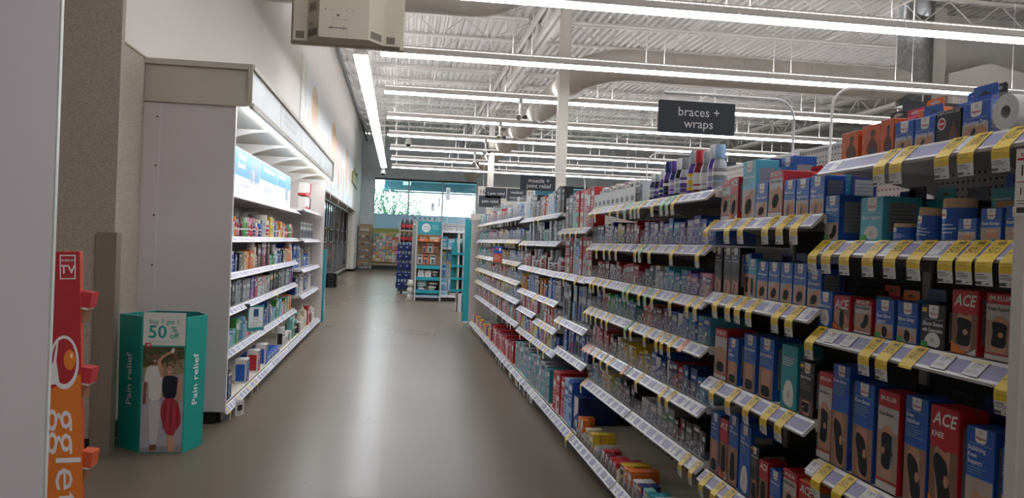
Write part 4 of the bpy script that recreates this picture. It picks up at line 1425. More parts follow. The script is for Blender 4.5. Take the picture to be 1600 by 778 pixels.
for Y, w, h, br, ti, pic, mc, lb, tb, _ in A1:
    if mc == 'black':
        c = B(); c.cbox(-w / 2, 0, 0, w / 2, 0.05, h, '1b1b1d', 0.0015)
        picture(c, 'athlete', -w * .02, 0.002, w * .46, h * .72)
        c.text('ELASTIC SPORTS TAPE', 0.009, 0, h * .9, 'c9c7c3', 4, bold=True, fit=w * .9)
        c.disc(-w * .26, h * .58, w * .17, w * .17, 'd8d6d2', 2); c.disc(-w * .26, h * .58, w * .13, w * .13, 'b4232a', 3); c.rect(-w * .36, h * .55, -w * .16, h * .61, 'd8d6d2', 4)
        me = (c.mesh('tape_box'), None)
    elif mc == 'orange':
        c = B(); c.cbox(-w / 2, 0, 0, w / 2, 0.05, h, 'c9592a', 0.0015); c.rect(-w / 2 + .002, .002, w / 2 - .002, h - .002, 'd0622d')
        picture(c, 'athlete', -w * .3, 0.002, w * .46, h * .9)
        c.text('PRO', 0.012, -w * .37, h * .5, 'e9a070', 4, bold=True, rot=PI / 2)
        me = (c.mesh('tape_box'), None)
    else:
        me = brace(w, h, 0.05, br, ti, pic, mc, .64, tab=tb)
    place('R', me, 'tape_box', lb, 'box', g, Y, 1.8755)
for i, (Y, h, txt, mc) in enumerate(((2.40, 0.115, '', 'black'), (2.31, 0.11, 'KT', 'pink'), (2.22, 0.125, 'TAPE', 'orange'), (2.04, 0.115, '', 'blue'), (1.97, 0.12, 'KT TAPE', 'black'))):
    c = B(); c.cbox(-.045, 0, 0, .045, .05, h, PAL[mc] if mc != 'pink' else 'c2325c', .0015)
    if txt: c.text(txt, .018, 0, h - .014, '1b1b1d' if mc == 'orange' else 'e2562c', 3, bold=True, fit=.085)
    c.prism([(-.04, h), (.04, h), (.04, h + .022), (.035, h + .03), (-.035, h + .03), (-.04, h + .022)], .024, .026, PAL[mc] if mc != 'pink' else 'c2325c')
    c.shape([(-.02, h + .014), (.02, h + .014), (.024, h + .02), (0, h + .025), (-.024, h + .02)], 'b5b9bd', 1, .024)
    place('R', (c.mesh('tape_box'), None), 'tape_box', f'{mc} tabbed tape box in the back row, {nth(4 - i)} from the white roll', 'box', g, Y, 1.8755, 0.075)
t = thing('tape_roll', 'big white athletic tape roll in a clear clamshell', 'tape roll', (1.45, 1.80, 1.8755), -PI / 2, g)
rm = ringmesh(0.016, 0.044, 0.05, 'dedbd6/0.7', '8d8a88'); rm.build('roll', t)
c = B(); c.cbox(-0.05, -0.004, 0, 0.05, 0.056, 0.094, 'clear_plastic', 0.004); c.build('clamshell', t)
c = B(); c.cbox(-.05, 0, 0, .05, .02, .145, PAL['blue'], .0015); c.rect(-.02, .105, .02, .14, 'e4e2de'); c.text('Walgreens', .01, 0, .118, 'b4232a', 3, bold=True, italic=True, fit=.036)
c.text('Athletic Tape', .013, 0, .094, 'e6e6ea', 3, bold=True, fit=.09)
place('R', (c.mesh('tape_box'), None), 'tape_box', 'blue Athletic Tape box standing behind the white tape roll', 'box', g, 1.755, 1.8755, 0.05)

hang_tags('R', 'top shelf, ' + KB, [2.23, 2.15, 1.95, 1.86, 1.74], 1.875, detail=2)
hang_tags('R', 'second shelf, ' + KB, [2.6, 2.51, 2.4, 2.27, 2.16, 2.05, 1.92, 1.85, 1.78, 1.70], 1.605, detail=2)
hang_tags('R', 'third shelf, ' + KB, [2.60, 2.27, 2.18, 2.07, 1.70], 1.31, detail=2, short=(1,))
hang_tags('R', 'fourth shelf, ' + KB, [2.52, 2.39], 0.86, detail=2)
for y, z, num in ((2.50, 1.31, '28'), (2.40, 1.31, '19'), (1.95, 1.31, '17'), (1.83, 1.31, '17'), (2.585, 0.86, '25'), (2.26, 0.86, '19')):
    o = put(rail_labels(None, 0, 0, 0, num, 0.058, 0.05), 'price_card', None, (1.446 - 0.002, y, z + 0.001), -PI / 2)
    tag(o, f'white price card reading {num} 99 on the {"third" if z > 1 else "fourth"} shelf, {"nearer" if y in (1.83, 2.40, 2.26) else "farther"} one', 'price tag', 'price cards of the knee brace bay')

# ---- nearest bay, mostly outside the frame
for z, c1, c2 in ((1.5505, 'blue', 'white'), (1.2005, 'blue', 'teal'), (0.8605, 'green', 'white')):
    shelf_row('R', ('third' if z > 1.5 else 'second' if z > 1 else 'lowest') + ' shelf past the fin', z, 1.14, 1.565, [('carton', .1, .18 if z < 1.5 else .14, .07, c1, c2, 0)], seed=3)
hang_tags('R', 'shelf past the pale fin', [1.50], 1.2, detail=2)

# ================================================================== wrist brace bay
g = 'brace boxes on the top shelf of the wrist brace bay'
WB = 'wrist brace bay'
B1 = [(3.52, .10, .178, 'MUELLER', ('Stabilizer',), 'wrist', 'red', 'red and white wrist brace box beside the small ACE box', .5, .06),
      (3.43, .09, .186, 'ACE', (), 'wrist', 'red', 'narrow ACE box on the top shelf of the wrist braces', .5, .07),
      (3.27, .13, .243, 'W', ('Wrist Stabilizer',), 'wrist', 'aqua', 'tallest blue Wrist Stabilizer box on its shelf', .5, .10),
      (3.145, .11, .14, 'W', ('Wrist Support',), 'wrist', 'blue', 'short blue Wrist Support box beside the tallest box', .55, .07),
      (3.02, .12, .178, 'MUELLER', ('Thumb Stabilizer',), 'wrist', 'red', 'red and white Thumb Stabilizer box among the blue boxes', .5, .12),
      (2.905, .09, .135, 'W', ('Wrist Brace',), 'hand', 'blue', 'blue Wrist Brace box beside the red and white box', .55, .08),
      (2.805, .095, .133, 'W', ('Hand', 'Support Glove'), 'hand', 'blue', 'blue Support Glove box, second from the upright', .6, .08),
      (2.70, .10, .135, 'W', ('Hand', 'Support Glove'), 'hand', 'blue', 'blue Support Glove box beside the upright', .6, .08)]
for Y, w, h, br, ti, pic, mc, lb, sp, d in B1:
    place('R', brace(w, h, d, br, ti, pic, mc, sp), 'brace_box', lb, 'box', g, Y, 1.7005, 0 if Y > 3.3 else -0.003)
for i, (Y, h, c, w) in enumerate(((3.55, .265, 'blue', .12), (3.40, .27, 'navy', .10), (3.20, .26, 'blue', .11), (3.05, .18, 'red', .1), (2.93, .17, 'orange', .1), (2.76, .15, 'navy', .1))):
    place('R', brace(w, h, .1, 'W' if c == 'blue' else 'plain', ('Wrist Support',) if c == 'blue' else (), 'wrist', c, .5, tab=None if h > .2 else .03), 'brace_box', f'{c} back-row box, wrist brace top shelf, {nth(5 - i)} from the near end', 'box', g, Y, 1.7005, 0.13)

g = 'wrist supports on the second shelf of the wrist brace bay'
for i, Y in enumerate((3.575, 3.47, 3.385)):
    place('R', brace(.085, .205, .07, 'W', ('Titanium', 'Wrist Wrap'), 'hand', 'black', .62), 'brace_box', f'narrow black wrist wrap box, {nth(2 - i)} of three from the near end', 'box', g, Y, 1.3705)
place('R', brace(.085, .18, .05, 'W', ('Wrist Brace',), 'knee', 'blue', .45), 'brace_box', 'blue box leaning sideways among the wrist supports', 'box', g, 3.29, 1.3705, 0.02, tilt=-0.12)
place('R', brace(.075, .16, .07, 'W', ('Wrist Support',), 'strap', 'aqua', .4), 'brace_box', 'narrow light blue box beside the row of Wrist Supports', 'box', g, 3.205, 1.3705, -0.003)
for i, Y in enumerate((3.115, 3.012, 2.91, 2.805, 2.70)):
    place('R', brace(.096, .152 if i < 4 else .135, .08, 'W', ('Wrist Support',), 'wrist', 'blue', .52), 'brace_box', f'blue Wrist Support box, {nth(4 - i)} of five from the near end', 'box', g, Y, 1.3705)
for i, Y in enumerate((3.2, 3.08, 2.96, 2.84)):
    place('R', brace(.095, .155, .07, 'plain', (), 'hand', 'navy', .5, tab=.035), 'brace_box', f'navy tabbed pack behind the Wrist Supports, {nth(3 - i)} from the near end', 'box', g, Y, 1.3705, .11)

g = 'back supports on the third shelf of the wrist brace bay'
B3 = [(3.51, .14, .225, 'MUELLER', (), 'back', 'red', 'big red box in clear plastic at the far end of the back supports', .5, .14),
      (3.375, .105, .20, 'W', ('Back', 'Stabilizer'), 'back', 'blue', 'blue back support box beside the big red box', .5, .12),
      (3.205, .115, .235, 'W', ('Back Stabilizer',), 'back', 'blue', 'blue Back Stabilizer box in the middle of its shelf', .5, .11),
      (3.05, .125, .238, 'W', ('Back Stabilizer',), 'back', 'blue', 'wider blue Back Stabilizer box nearer the camera', .5, .13),
      (2.86, .125, .235, 'plain', ('',), 'white', 'teal', 'teal and blue rib support box', .5, .10),
      (2.725, .10, .19, 'W', ('Back Brace',), 'brace', 'black', 'black and brown back brace box beside the upright', .7, .08)]
for Y, w, h, br, ti, pic, mc, lb, sp, d in B3:
    place('R', brace(w, h, d, br, ti if ti != ('',) else (), pic, mc, sp), 'brace_box', lb, 'box', g, Y, 0.9805)
g = 'ankle braces on the lowest shelf of the wrist brace bay'
B4 = [(3.54, .10, .27, 'W', ('Posture', 'Corrector'), 'back', 'blue', 'blue posture brace box at the far end of the ankle braces', .45, .08),
      (3.435, .09, .26, 'ACE', (), 'ankle', 'red', 'ACE ankle brace box at the far end of its shelf', .5, .08),
      (3.335, .10, .30, 'W', ('Ankle', 'Ankle Support'), 'ankle', 'blue', 'tall blue Ankle Support box', .45, .09),
      (3.215, .105, .285, 'W', ('Lacing', 'Ankle Brace'), 'white', 'blue', 'tall blue lace-up Ankle Brace box', .55, .11),
      (3.12, .075, .22, 'W', ('Ankle Stabilizer',), 'ankle', 'black', 'black Ankle Stabilizer box', .6, .13),
      (3.035, .08, .185, 'ACE', (), 'ankle', 'red', 'short red ACE box beside the black Ankle Stabilizer', .5, .08),
      (2.935, .09, .175, 'W', ('Ankle Brace',), 'ankle', 'blue', 'short blue Ankle Brace box between two red boxes', .6, .08),
      (2.82, .105, .205, 'MUELLER', ('Ankle Stabilizer',), 'ankle', 'red', 'red and white Ankle Stabilizer box', .5, .12),
      (2.70, .10, .20, 'ACE', (), 'ankle', 'orange', 'orange edged ACE box beside the upright', .5, .09)]
for Y, w, h, br, ti, pic, mc, lb, sp, d in B4:
    place('R', brace(w, h, d, br, ti, pic, mc, sp), 'brace_box', lb, 'box', g, Y, 0.5505)
shelf_row('R', 'bottom deck, ' + WB, 0.1305, 2.68, 3.58, [('carton', .09, .20, .08, 'blue', 'white', 0), ('carton', .09, .22, .08, 'navy', 'brown', 1), ('carton', .1, .19, .08, 'red', 'white', 0)], .004, seed=5)
shelf_row('R', 'fifth shelf, ' + KB, 0.4505, 1.70, 2.58, [('carton', .1, .26, .08, 'blue', 'aqua', 1), ('carton', .1, .24, .08, 'blue', 'brown', 0), ('carton', .1, .27, .08, 'red', 'white', 0)], .006, seed=6)
shelf_row('R', 'bottom deck, ' + KB, 0.1305, 1.70, 2.58, [('carton', .1, .22, .08, 'blue', 'brown', 0), ('carton', .1, .2, .08, 'blue', 'white', 1)], .006, seed=6)
hang_tags('R', 'top shelf, ' + WB, [3.58, 3.34, 3.2, 2.97, 2.85, 2.74], 1.70, detail=2)
hang_tags('R', 'second shelf, ' + WB, [3.44, 3.3, 3.2, 3.09, 2.86, 2.75], 1.37, detail=2)
hang_tags('R', 'third shelf, ' + WB, [3.44, 3.26, 3.08, 2.92, 2.8], 0.98, detail=2)
hang_tags('R', 'fourth shelf, ' + WB, [3.52, 3.38, 3.27], 0.55, detail=2)
hang_tags('R', 'fifth shelf, ' + KB, [2.5, 2.36], 0.45, detail=2)

# ================================================================== sleep aid bays
SA = 'sleep aid bays'
bt = []
for r_, h_, cb, cc, cl in ((.034, .215, 'silver', 'pale blue', 'grey'), (.036, .225, 'violet', 'white', 'lilac'), (.034, .205, 'grey', 'silver', 'white'), (.036, .22, 'maroon', 'red', 'white'), (.038, .225, 'violet', 'silver', 'yellow'),
                           (.032, .20, 'silver', 'grey', 'violet'), (.036, .205, 'black', 'white', 'silver'), (.034, .20, 'navy', 'violet', 'lilac'), (.033, .205, 'violet', 'navy', 'black'), (.03, .16, 'violet', 'white', 'navy'),
                           (.028, .15, 'black', 'silver', 'violet'), (.03, .155, 'navy', 'white', 'silver')):
    bt.append(('tallb', r_, h_, cb, cc, cl))
shelf_row('R', 'top shelf, ' + SA, 1.8455, 3.66, 4.78, bt, .018, jitter=.012, seed=11)
clear_tray('R', 4.93, 6.0, 1.8455, 9, 'whitish pusher tray of small boxes on the top shelf beside the tall bottles', .10, opaque=True)
shelf_row('R', 'top shelf tray, ' + SA, 1.8465, 4.86, 6.0, [('carton', .07, .135, .2, 'silver', 'grey', 2), ('carton', .07, .14, .2, 'white', 'brown', 0), ('carton', .08, .15, .2, 'cream', 'silver', 1), ('carton', .07, .13, .2, 'grey', 'white', 2), ('carton', .08, .145, .2, 'white', 'red', 3)], .006, .012, seed=12)
CS = [('second', 1.5855, .135, ['blue violet', 'violet lilac', 'blue aqua', 'violet white', 'lilac violet', 'navy white'], ['red white', 'maroon red', 'black yellow', 'navy white', 'white red', 'navy silver', 'silver white']),
      ('third', 1.3355, .115, ['pink violet', 'violet pink', 'teal blue', 'aqua blue', 'cream silver', 'black navy', 'aqua white'], ['red white', 'red silver', 'maroon white', 'red black', 'pink red']),
      ('fourth', 1.1105, .125, ['aqua blue', 'blue aqua', 'blue white', 'violet maroon', 'maroon violet', 'orange red', 'orange aqua'], ['teal blue', 'green blue', 'aqua green', 'green white', 'red orange', 'navy blue', 'navy white']),
      ('fifth', 0.8305, .125, ['aqua blue', 'navy blue', 'red navy', 'navy white', 'blue white', 'yellow navy', 'yellow cream'], ['yellow white', 'cream grey', 'brown cream', 'red pink', 'pink red', 'red white']),
      ('sixth', 0.5655, .13, ['black grey', 'black red', 'grey green', 'silver white', 'white silver', 'white grey'], ['black lilac', 'black pink', 'grey green', 'yellow cream', 'cream orange', 'silver aqua', 'aqua blue', 'grey teal'])]
for nm, z, h, near, far in CS:
    for (ya, yb, pal, wh) in ((3.66, 4.79, near, 'near'), (4.86, 6.0, far, 'far')):
        clear_tray('R', ya, yb, z, 9, f'clear pusher tray of boxes, {nm} shelf, {wh} sleep aid bay', .085)
        seq = []
        rr = random.Random(int(z * 100) + int(ya * 10))
        for q in range(14):
            a, c_ = pal[min(len(pal) - 1, int(q / 14 * len(pal)))].split()
            w = rr.choice([.07, .08, .095]); hh = h * rr.uniform(.82, 1.12)
            hh = round(hh, 3)
            seq.append(('carton', w, hh, .2, a, c_, rr.choice([0, 1, 2, 3])))
        shelf_row('R', f'{nm} shelf tray, {wh} sleep aid bay', z + 0.001, ya + .01, yb, seq, .004, .008, jitter=.006, seed=21)
# bottom deck with lane dividers, small boxes at the fronts of the lanes
BD = 'bottom deck, ' + SA
for (ya, yb, wh) in ((3.66, 4.79, 'near'), (4.86, 6.0, 'far')):
    f = B(); L = yb - ya
    f.box(-L / 2, 0, 0, L / 2, 0.0025, .075, 'clear_plastic')
    for k in range(12):
        cx = -L / 2 + L * (k + .5) / 12
        f.shape([(cx - .02, .012), (cx + .02, .012), (cx + .02, .035), (cx, .045), (cx - .02, .035)], '4a4d58', 1)
    t = thing('divider_tray', f'long clear divider tray with mostly bare lanes, bottom deck, {wh} sleep aid bay', 'tray', (1.375, (ya + yb) / 2, .1305), -PI / 2)
    f.build('front_wall', t)
    for k in range(13):
        x = -L / 2 + L * k / 12
        d = B(); d.prismx([(.003, 0), (.003, .06), (.03, .072), (.44, .072), (.45, .06), (.45, 0)], -.001, .001, 'ece7dc/0.35')
        d.build('divider', t, (x, 0, 0))
lanes = [(3.72, 'red', 'pink', .14), (3.80, 'orange', 'red', .13), (3.90, 'pale blue', 'white', .10), (4.00, 'white', 'black', .12), (4.09, 'white', 'black', .12), (4.20, 'teal', 'white', .11), (4.29, 'sea green', 'white', .11), (4.40, 'navy', 'red', .10), (4.49, 'white', 'red', .10),
         (4.60, 'orange', 'white', .13), (4.69, 'orange', 'yellow', .12), (4.76, 'yellow', 'black', .12), (4.93, 'red', 'white', .09), (5.02, 'red', 'white', .09), (5.11, 'maroon', 'white', .09), (5.21, 'red', 'white', .09), (5.33, 'grey', 'navy', .07), (5.55, 'yellow', 'white', .12), (5.70, 'cream', 'yellow', .12), (5.86, 'orange', 'white', .15), (5.95, 'orange', 'white', .15)]
for i, (Y, a, c_, h) in enumerate(lanes):
    rr = random.Random(i)
    for k in range(rr.choice([1, 2, 2, 3])):
        place('R', carton(.075, h, .055, a, c_, i % 4), 'lane_carton', numbered(f'{a} and {c_} carton', BD), 'box', 'cartons on the ' + BD, Y, .131 + (.0 if k == 0 else .0), -.075 + .058 * k, turn=rr.uniform(-.05, .05))

hang_tags('R', 'top shelf, ' + SA, [5.91, 5.74, 5.32, 5.12, 4.82, 4.66, 4.4, 4.06], 1.845, detail=1, narrow=.9)
hang_tags('R', 'top shelf, ' + SA, [4.96, 4.74, 4.24, 4.15], 1.845, 'green', 1, narrow=.9)
hang_tags('R', 'second shelf, ' + SA, [5.95, 5.65, 5.44, 5.29, 5.13, 4.7, 4.42, 4.05, 3.68], 1.585, detail=1, narrow=.9)
hang_tags('R', 'second shelf, ' + SA, [4.61], 1.585, 'green', 1, narrow=.9)
hang_tags('R', 'third shelf, ' + SA, [5.81, 5.71, 5.56, 5.4, 4.83, 4.59, 4.34, 4.04, 3.79, 3.68], 1.335, detail=1, narrow=.9)
hang_tags('R', 'third shelf, ' + SA, [4.92, 4.47], 1.335, 'green', 1, narrow=.9)
hang_tags('R', 'fourth shelf, ' + SA, [5.98, 5.88, 5.75, 5.6, 5.43, 5.3, 4.73, 4.45, 4.24, 4.15, 4.03], 1.11, detail=1, narrow=.9)
hang_tags('R', 'fourth shelf, ' + SA, [4.85], 1.11, 'green', 1, narrow=.9)
hang_tags('R', 'fourth shelf, ' + SA, [3.88], 1.11, 'orange', 1, short=(0,))
hang_tags('R', 'fifth shelf, ' + SA, [5.61, 5.41, 5.24, 4.58, 4.15, 4.03], .83, detail=1, narrow=.9)
hang_tags('R', 'fifth shelf, ' + SA, [5.99, 5.9, 5.8, 4.9], .83, 'orange', 1, short=(0, 1, 2, 3), narrow=.9)
hang_tags('R', 'sixth shelf, ' + SA, [5.98, 3.8, 3.66], .565, detail=1, narrow=.9)

# ================================================================== heating pad bay
HP = 'heating pad bay'
shelf_row('R', 'top shelf, ' + HP, 1.7105, 6.08, 7.17, [('carton', .11, .31, .09, 'red', 'maroon', 0), ('carton', .12, .31, .09, 'red', 'white', 1), ('carton', .12, .30, .09, 'pink', 'silver', 0), ('carton', .13, .31, .09, 'red', 'cream', 0), ('carton', .13, .31, .09, 'red', 'sea green', 0), ('carton', .12, .30, .09, 'silver', 'sea green', 0), ('carton', .14, .29, .09, 'grey', 'brown', 0), ('carton', .12, .27, .09, 'grey', 'brown', 1)], .006, seed=31)
shelf_row('R', 'second shelf, ' + HP, 1.3255, 6.08, 7.17, [('carton', .1, .31, .09, 'brown', 'cream', 0), ('carton', .1, .31, .09, 'red', 'silver', 0), ('carton', .11, .32, .09, 'silver', 'red', 3), ('carton', .1, .31, .09, 'red', 'white', 0), ('carton', .12, .3, .09, 'pale blue', 'silver', 0), ('carton', .1, .3, .09, 'silver', 'sea green', 3), ('carton', .1, .31, .09, 'red', 'maroon', 1)], .008, jitter=.01, seed=32)
shelf_row('R', 'third shelf, ' + HP, 0.9305, 6.08, 7.17, [('blister', .13, .3, 'silver', 'black'), ('blister', .13, .31, 'silver', 'grey'), ('blister', .13, .3, 'grey', 'blue'), ('blister', .13, .3, 'silver', 'pale blue'), ('carton', .1, .3, .06, 'black', 'silver', 2)], .02, jitter=.02, seed=33)
shelf_row('R', 'fourth shelf, ' + HP, 0.6605, 6.08, 7.17, [('carton', .1, .21, .08, 'navy', 'silver', 2), ('carton', .1, .2, .08, 'blue', 'pale blue', 0), ('blister', .13, .21, 'grey', 'black'), ('blister', .13, .22, 'silver', 'black'), ('carton', .1, .2, .08, 'blue', 'red', 0)], .014, jitter=.01, seed=34)
shelf_row('R', 'bottom deck, ' + HP, 0.1305, 6.06, 7.17, [('carton', .16, .27, .3, 'navy', 'white', 3), ('carton', .15, .36, .3, 'blue', 'pale blue', 0), ('carton', .14, .35, .3, 'pale blue', 'blue', 1), ('carton', .15, .33, .3, 'red', 'pink', 0), ('carton', .15, .35, .3, 'red', 'white', 0), ('carton', .15, .33, .3, 'red', 'pink', 1)], .02, off=-.07, seed=35)
hang_tags('R', 'top shelf, ' + HP, [6.99, 6.79, 6.58, 6.36], 1.71, detail=1)
hang_tags('R', 'second shelf, ' + HP, [6.78, 6.33], 1.325, detail=1)
hang_tags('R', 'third shelf, ' + HP, [7.02], .93, detail=1)
hang_tags('R', 'bottom deck, ' + HP, [6.1], .13, detail=1, rail_x=1.325)

# ================================================================== muscle rub bays
MR = 'muscle rub bays'
def rowE(nm, z, seq, y0=7.23, y1=9.53, gap=.006, off=0.0, seed=41):
    shelf_row('R', f'{nm}, {MR}', z + .0005, y0, y1, seq, gap, off, .006, seed=seed)
C_ = lambda w, h, a, c, s=0, d=.08: ('carton', w, h, d, a, c, s)
rowE('top shelf', 1.86, [C_(.13, .24, 'black', 'brown'), C_(.12, .25, 'grey', 'brown'), C_(.12, .24, 'silver', 'brown', 1), C_(.1, .22, 'navy', 'pale blue'), C_(.14, .2, 'pale blue', 'white', 3), C_(.14, .21, 'white', 'pale blue', 1), C_(.12, .18, 'cream', 'red', 1), C_(.12, .2, 'red', 'cream', 2), C_(.1, .2, 'grey', 'silver', 1), C_(.12, .2, 'silver', 'maroon', 2), C_(.12, .17, 'silver', 'grey', 1)])
rowE('second shelf', 1.60, [('blister', .12, .2, 'silver', 'grey'), ('blister', .12, .2, 'black', 'silver'), C_(.1, .19, 'silver', 'white', 2), ('blister', .12, .21, 'grey', 'black'), C_(.12, .2, 'silver', 'white', 3), C_(.12, .12, 'sea green', 'grey', 3), C_(.12, .12, 'green', 'sea green', 0), C_(.1, .2, 'navy', 'teal', 1), C_(.12, .2, 'cream', 'navy', 0)], gap=.02, seed=42)
rowE('third shelf', 1.32, [('bottle', .035, .12, 'red', 'white', 'maroon'), ('bottle', .035, .13, 'silver', 'white', 'grey'), ('tallb', .032, .2, 'silver', 'grey', 'white'), ('tallb', .032, .2, 'grey', 'silver', 'red'), ('tallb', .035, .19, 'navy', 'white', 'silver'), ('bottle', .06, .15, 'black', 'black', 'silver'), ('tallb', .032, .19, 'cream', 'white', 'maroon'), C_(.09, .12, 'white', 'silver', 1), C_(.1, .17, 'maroon', 'cream', 2), C_(.12, .15, 'maroon', 'red', 0)], gap=.012, seed=43)
rowE('fourth shelf', 1.05, [C_(.1, .19, 'silver', 'grey', 1), C_(.08, .18, 'cream', 'black', 0), C_(.09, .2, 'silver', 'navy', 2), C_(.1, .18, 'pale blue', 'blue', 0), C_(.1, .2, 'blue', 'white', 2), C_(.1, .17, 'silver', 'blue', 1), C_(.12, .12, 'navy', 'blue', 0), C_(.1, .16, 'orange', 'brown', 1), C_(.12, .15, 'brown', 'orange', 0), C_(.1, .17, 'yellow', 'orange', 2), C_(.08, .18, 'black', 'orange', 1)], seed=44)
rowE('fifth shelf', .80, [C_(.1, .17, 'white', 'red', 1), C_(.1, .18, 'silver', 'brown', 0), C_(.08, .17, 'white', 'grey', 2), C_(.09, .17, 'orange', 'white', 0), C_(.12, .1, 'brown', 'orange', 1), C_(.09, .17, 'pink', 'white', 1), C_(.09, .17, 'red', 'white', 2)], y1=8.35, seed=45)
rowE('fifth shelf, far bay', .84, [C_(.09, .16, 'pink', 'white', 1), C_(.08, .16, 'red', 'pink', 0), C_(.09, .17, 'white', 'pink', 2), C_(.08, .16, 'maroon', 'white', 1)], y0=8.4, seed=46)
rowE('sixth shelf', .59, [C_(.1, .14, 'blue', 'white', 0), C_(.1, .15, 'navy', 'white', 1), C_(.1, .15, 'pale blue', 'blue', 2), C_(.09, .14, 'white', 'yellow', 1), C_(.1, .13, 'yellow', 'white', 0), C_(.1, .14, 'yellow', 'cream', 1), C_(.1, .14, 'pink', 'white', 2), C_(.1, .15, 'red', 'pink', 0)], seed=47)
rowE('bottom deck', .13, [C_(.13, .3, 'teal', 'silver', 0, .28), C_(.13, .31, 'grey', 'teal', 2, .28), C_(.14, .32, 'silver', 'aqua', 0, .28), C_(.12, .3, 'grey', 'silver', 1, .28), C_(.14, .33, 'silver', 'teal', 3, .28), C_(.12, .29, 'grey', 'sea green', 0, .28), C_(.13, .31, 'silver', 'grey', 2, .28)], gap=.012, off=-.07, seed=48)
hang_tags('R', 'top shelf, ' + MR, [8.46, 8.16], 1.86)
hang_tags('R', 'second shelf, ' + MR, [9.4, 9.2, 8.91], 1.60)
hang_tags('R', 'fourth shelf, ' + MR, [8.3, 8.2, 7.7, 9.1], 1.05)
hang_tags('R', 'fourth shelf, ' + MR, [8.62], 1.32, 'orange', short=(0,))
hang_tags('R', 'fifth shelf, ' + MR, [8.0, 7.8, 7.55], .80)
hang_tags('R', 'sixth shelf, ' + MR, [9.1, 8.4, 7.9, 7.6], .59)
hang_tags('R', 'bottom deck, ' + MR, [9.3, 9.2, 8.8, 8.7, 8.5, 8.2, 7.95, 7.8, 7.7], .13, 'white', rail_x=1.325)

# ================================================================== pain relief bays
PR = 'pain relief bays'
segs = [('blue', 'white', 'pale blue', 'silver'), ('yellow', 'white', 'cream', 'red'), ('red', 'white', 'pink', 'silver'), ('teal', 'aqua', 'sea green', 'white')]
for si, (nm, z, h) in enumerate((('top shelf', 1.90, .16), ('second shelf', 1.62, .14), ('third shelf', 1.345, .13), ('fourth shelf', 1.115, .12), ('fifth shelf', .89, .14))):
    for bi in range(4):
        ya = 9.60 + 1.36 * bi
        cs = segs[(bi + (si == 0) * 0) % 4]
        rr = random.Random(100 + si * 10 + bi)
        seq = []
        for q in range(8):
            a, c_ = rr.choice(cs), rr.choice(cs)
            if si >= 2 and rr.random() < .3: seq.append(('bottle', .03, round(h * rr.uniform(.7, .95), 2), a, rr.choice(['white', 'red', 'blue']), c_))
            else: seq.append(('carton', rr.choice([.08, .1]), round(h * rr.uniform(.7, 1.1), 2), .15, a, c_, rr.randint(0, 3)))
        shelf_row('R', f'{nm}, {nth(bi)} pain relief bay', z + .001, ya, ya + 1.29, seq, .012, .01, .012, seed=si * 7 + bi)
        clear_tray('R', ya, ya + 1.29, z, 12, f'clear pusher tray, {nm}, {nth(bi)} pain relief bay', .08)
        hang_tags('R', f'{nm}, {nth(bi)} pain relief bay', [ya + .06 + .13 * q + rr.uniform(0, .07) for q in range(9) if rr.random() < .62], z, rr.choice(['yellow', 'white']), narrow=.8)
shelf_row('R', 'sixth shelf, ' + PR, .6205, 9.6, 14.95, [C_(.1, .14, 'pink', 'white', 1), C_(.09, .15, 'white', 'red', 0), C_(.1, .14, 'teal', 'aqua', 2), C_(.1, .13, 'orange', 'pink', 1), C_(.09, .15, 'silver', 'maroon', 3)], .03, 0, .02, seed=61)
hang_tags('R', 'sixth shelf, ' + PR, [9.9, 10.2, 10.7, 11.3, 11.9, 12.1, 12.9, 13.6, 14.2], .62, 'white')
shelf_row('R', 'bottom deck, near ' + PR, .1305, 9.6, 12.2, [C_(.12, .26, 'red', 'white', 1, .25), C_(.12, .24, 'red', 'pink', 0, .25), C_(.12, .25, 'maroon', 'red', 2, .25), C_(.11, .22, 'pink', 'white', 1, .25)], .03, -.07, .02, seed=62)
shelf_row('R', 'bottom deck, far ' + PR, .1305, 12.3, 14.95, [C_(.1, .14, 'yellow', 'orange', 1), C_(.08, .13, 'navy', 'pink', 0), C_(.08, .13, 'violet', 'white', 2), C_(.08, .12, 'pink', 'silver', 1), ('bottle', .04, .13, 'white', 'orange', 'red')], .04, -.07, .02, seed=63)
hang_tags('R', 'bottom deck, ' + PR, [9.8, 10.1, 10.3, 10.6, 11.4, 12.3, 12.9, 13.2, 13.5, 13.7, 14.0, 14.2, 14.5, 14.7], .13, 'white', rail_x=1.325)

# clear headers standing on the pain relief bays
for i, (ya, yb) in enumerate(((9.7, 11.0), (11.1, 12.5), (12.6, 14.0))):
    t = thing('clear_header', f'clear plastic header panel standing above the pain relief shelves, {nth(i)} from the near end', 'header', (1.6, (ya + yb) / 2, 2.04), -PI / 2, 'clear header panels')
    b = B(); b.box(-(yb - ya) / 2, 0, 0, (yb - ya) / 2, .004, .16, 'clear_plastic'); b.build('panel', t)
    b = B()
    for x in (-(yb - ya) / 2, (yb - ya) / 2 - .02): b.box(x, -.002, -.1, x + .02, .006, .17, 'cfd3d6/0.3')
    b.build('post', t)

# hanging promotional flyer on the pain relief bays
def draw_promo(c):
    c.rect(-.10, .13, .10, .225, '2459ad'); c.rect(-.10, .01, .10, .13, 'c9502f'); lines(c, -.09, .08, .11, 4, 'e8c9b5', .02, .007)
    c.rect(-.07, .18, .01, .205, 'c9502f', 2); c.disc(.05, .185, .025, .025, 'd8d6d2', 2)
card('promo_flyer', 'blue and orange flyer clipped to the pain relief shelves', 'flyer', (1.33, 10.95, 1.295), -PI / 2 + .5, .21, .235, '2f6e7a', draw_promo)

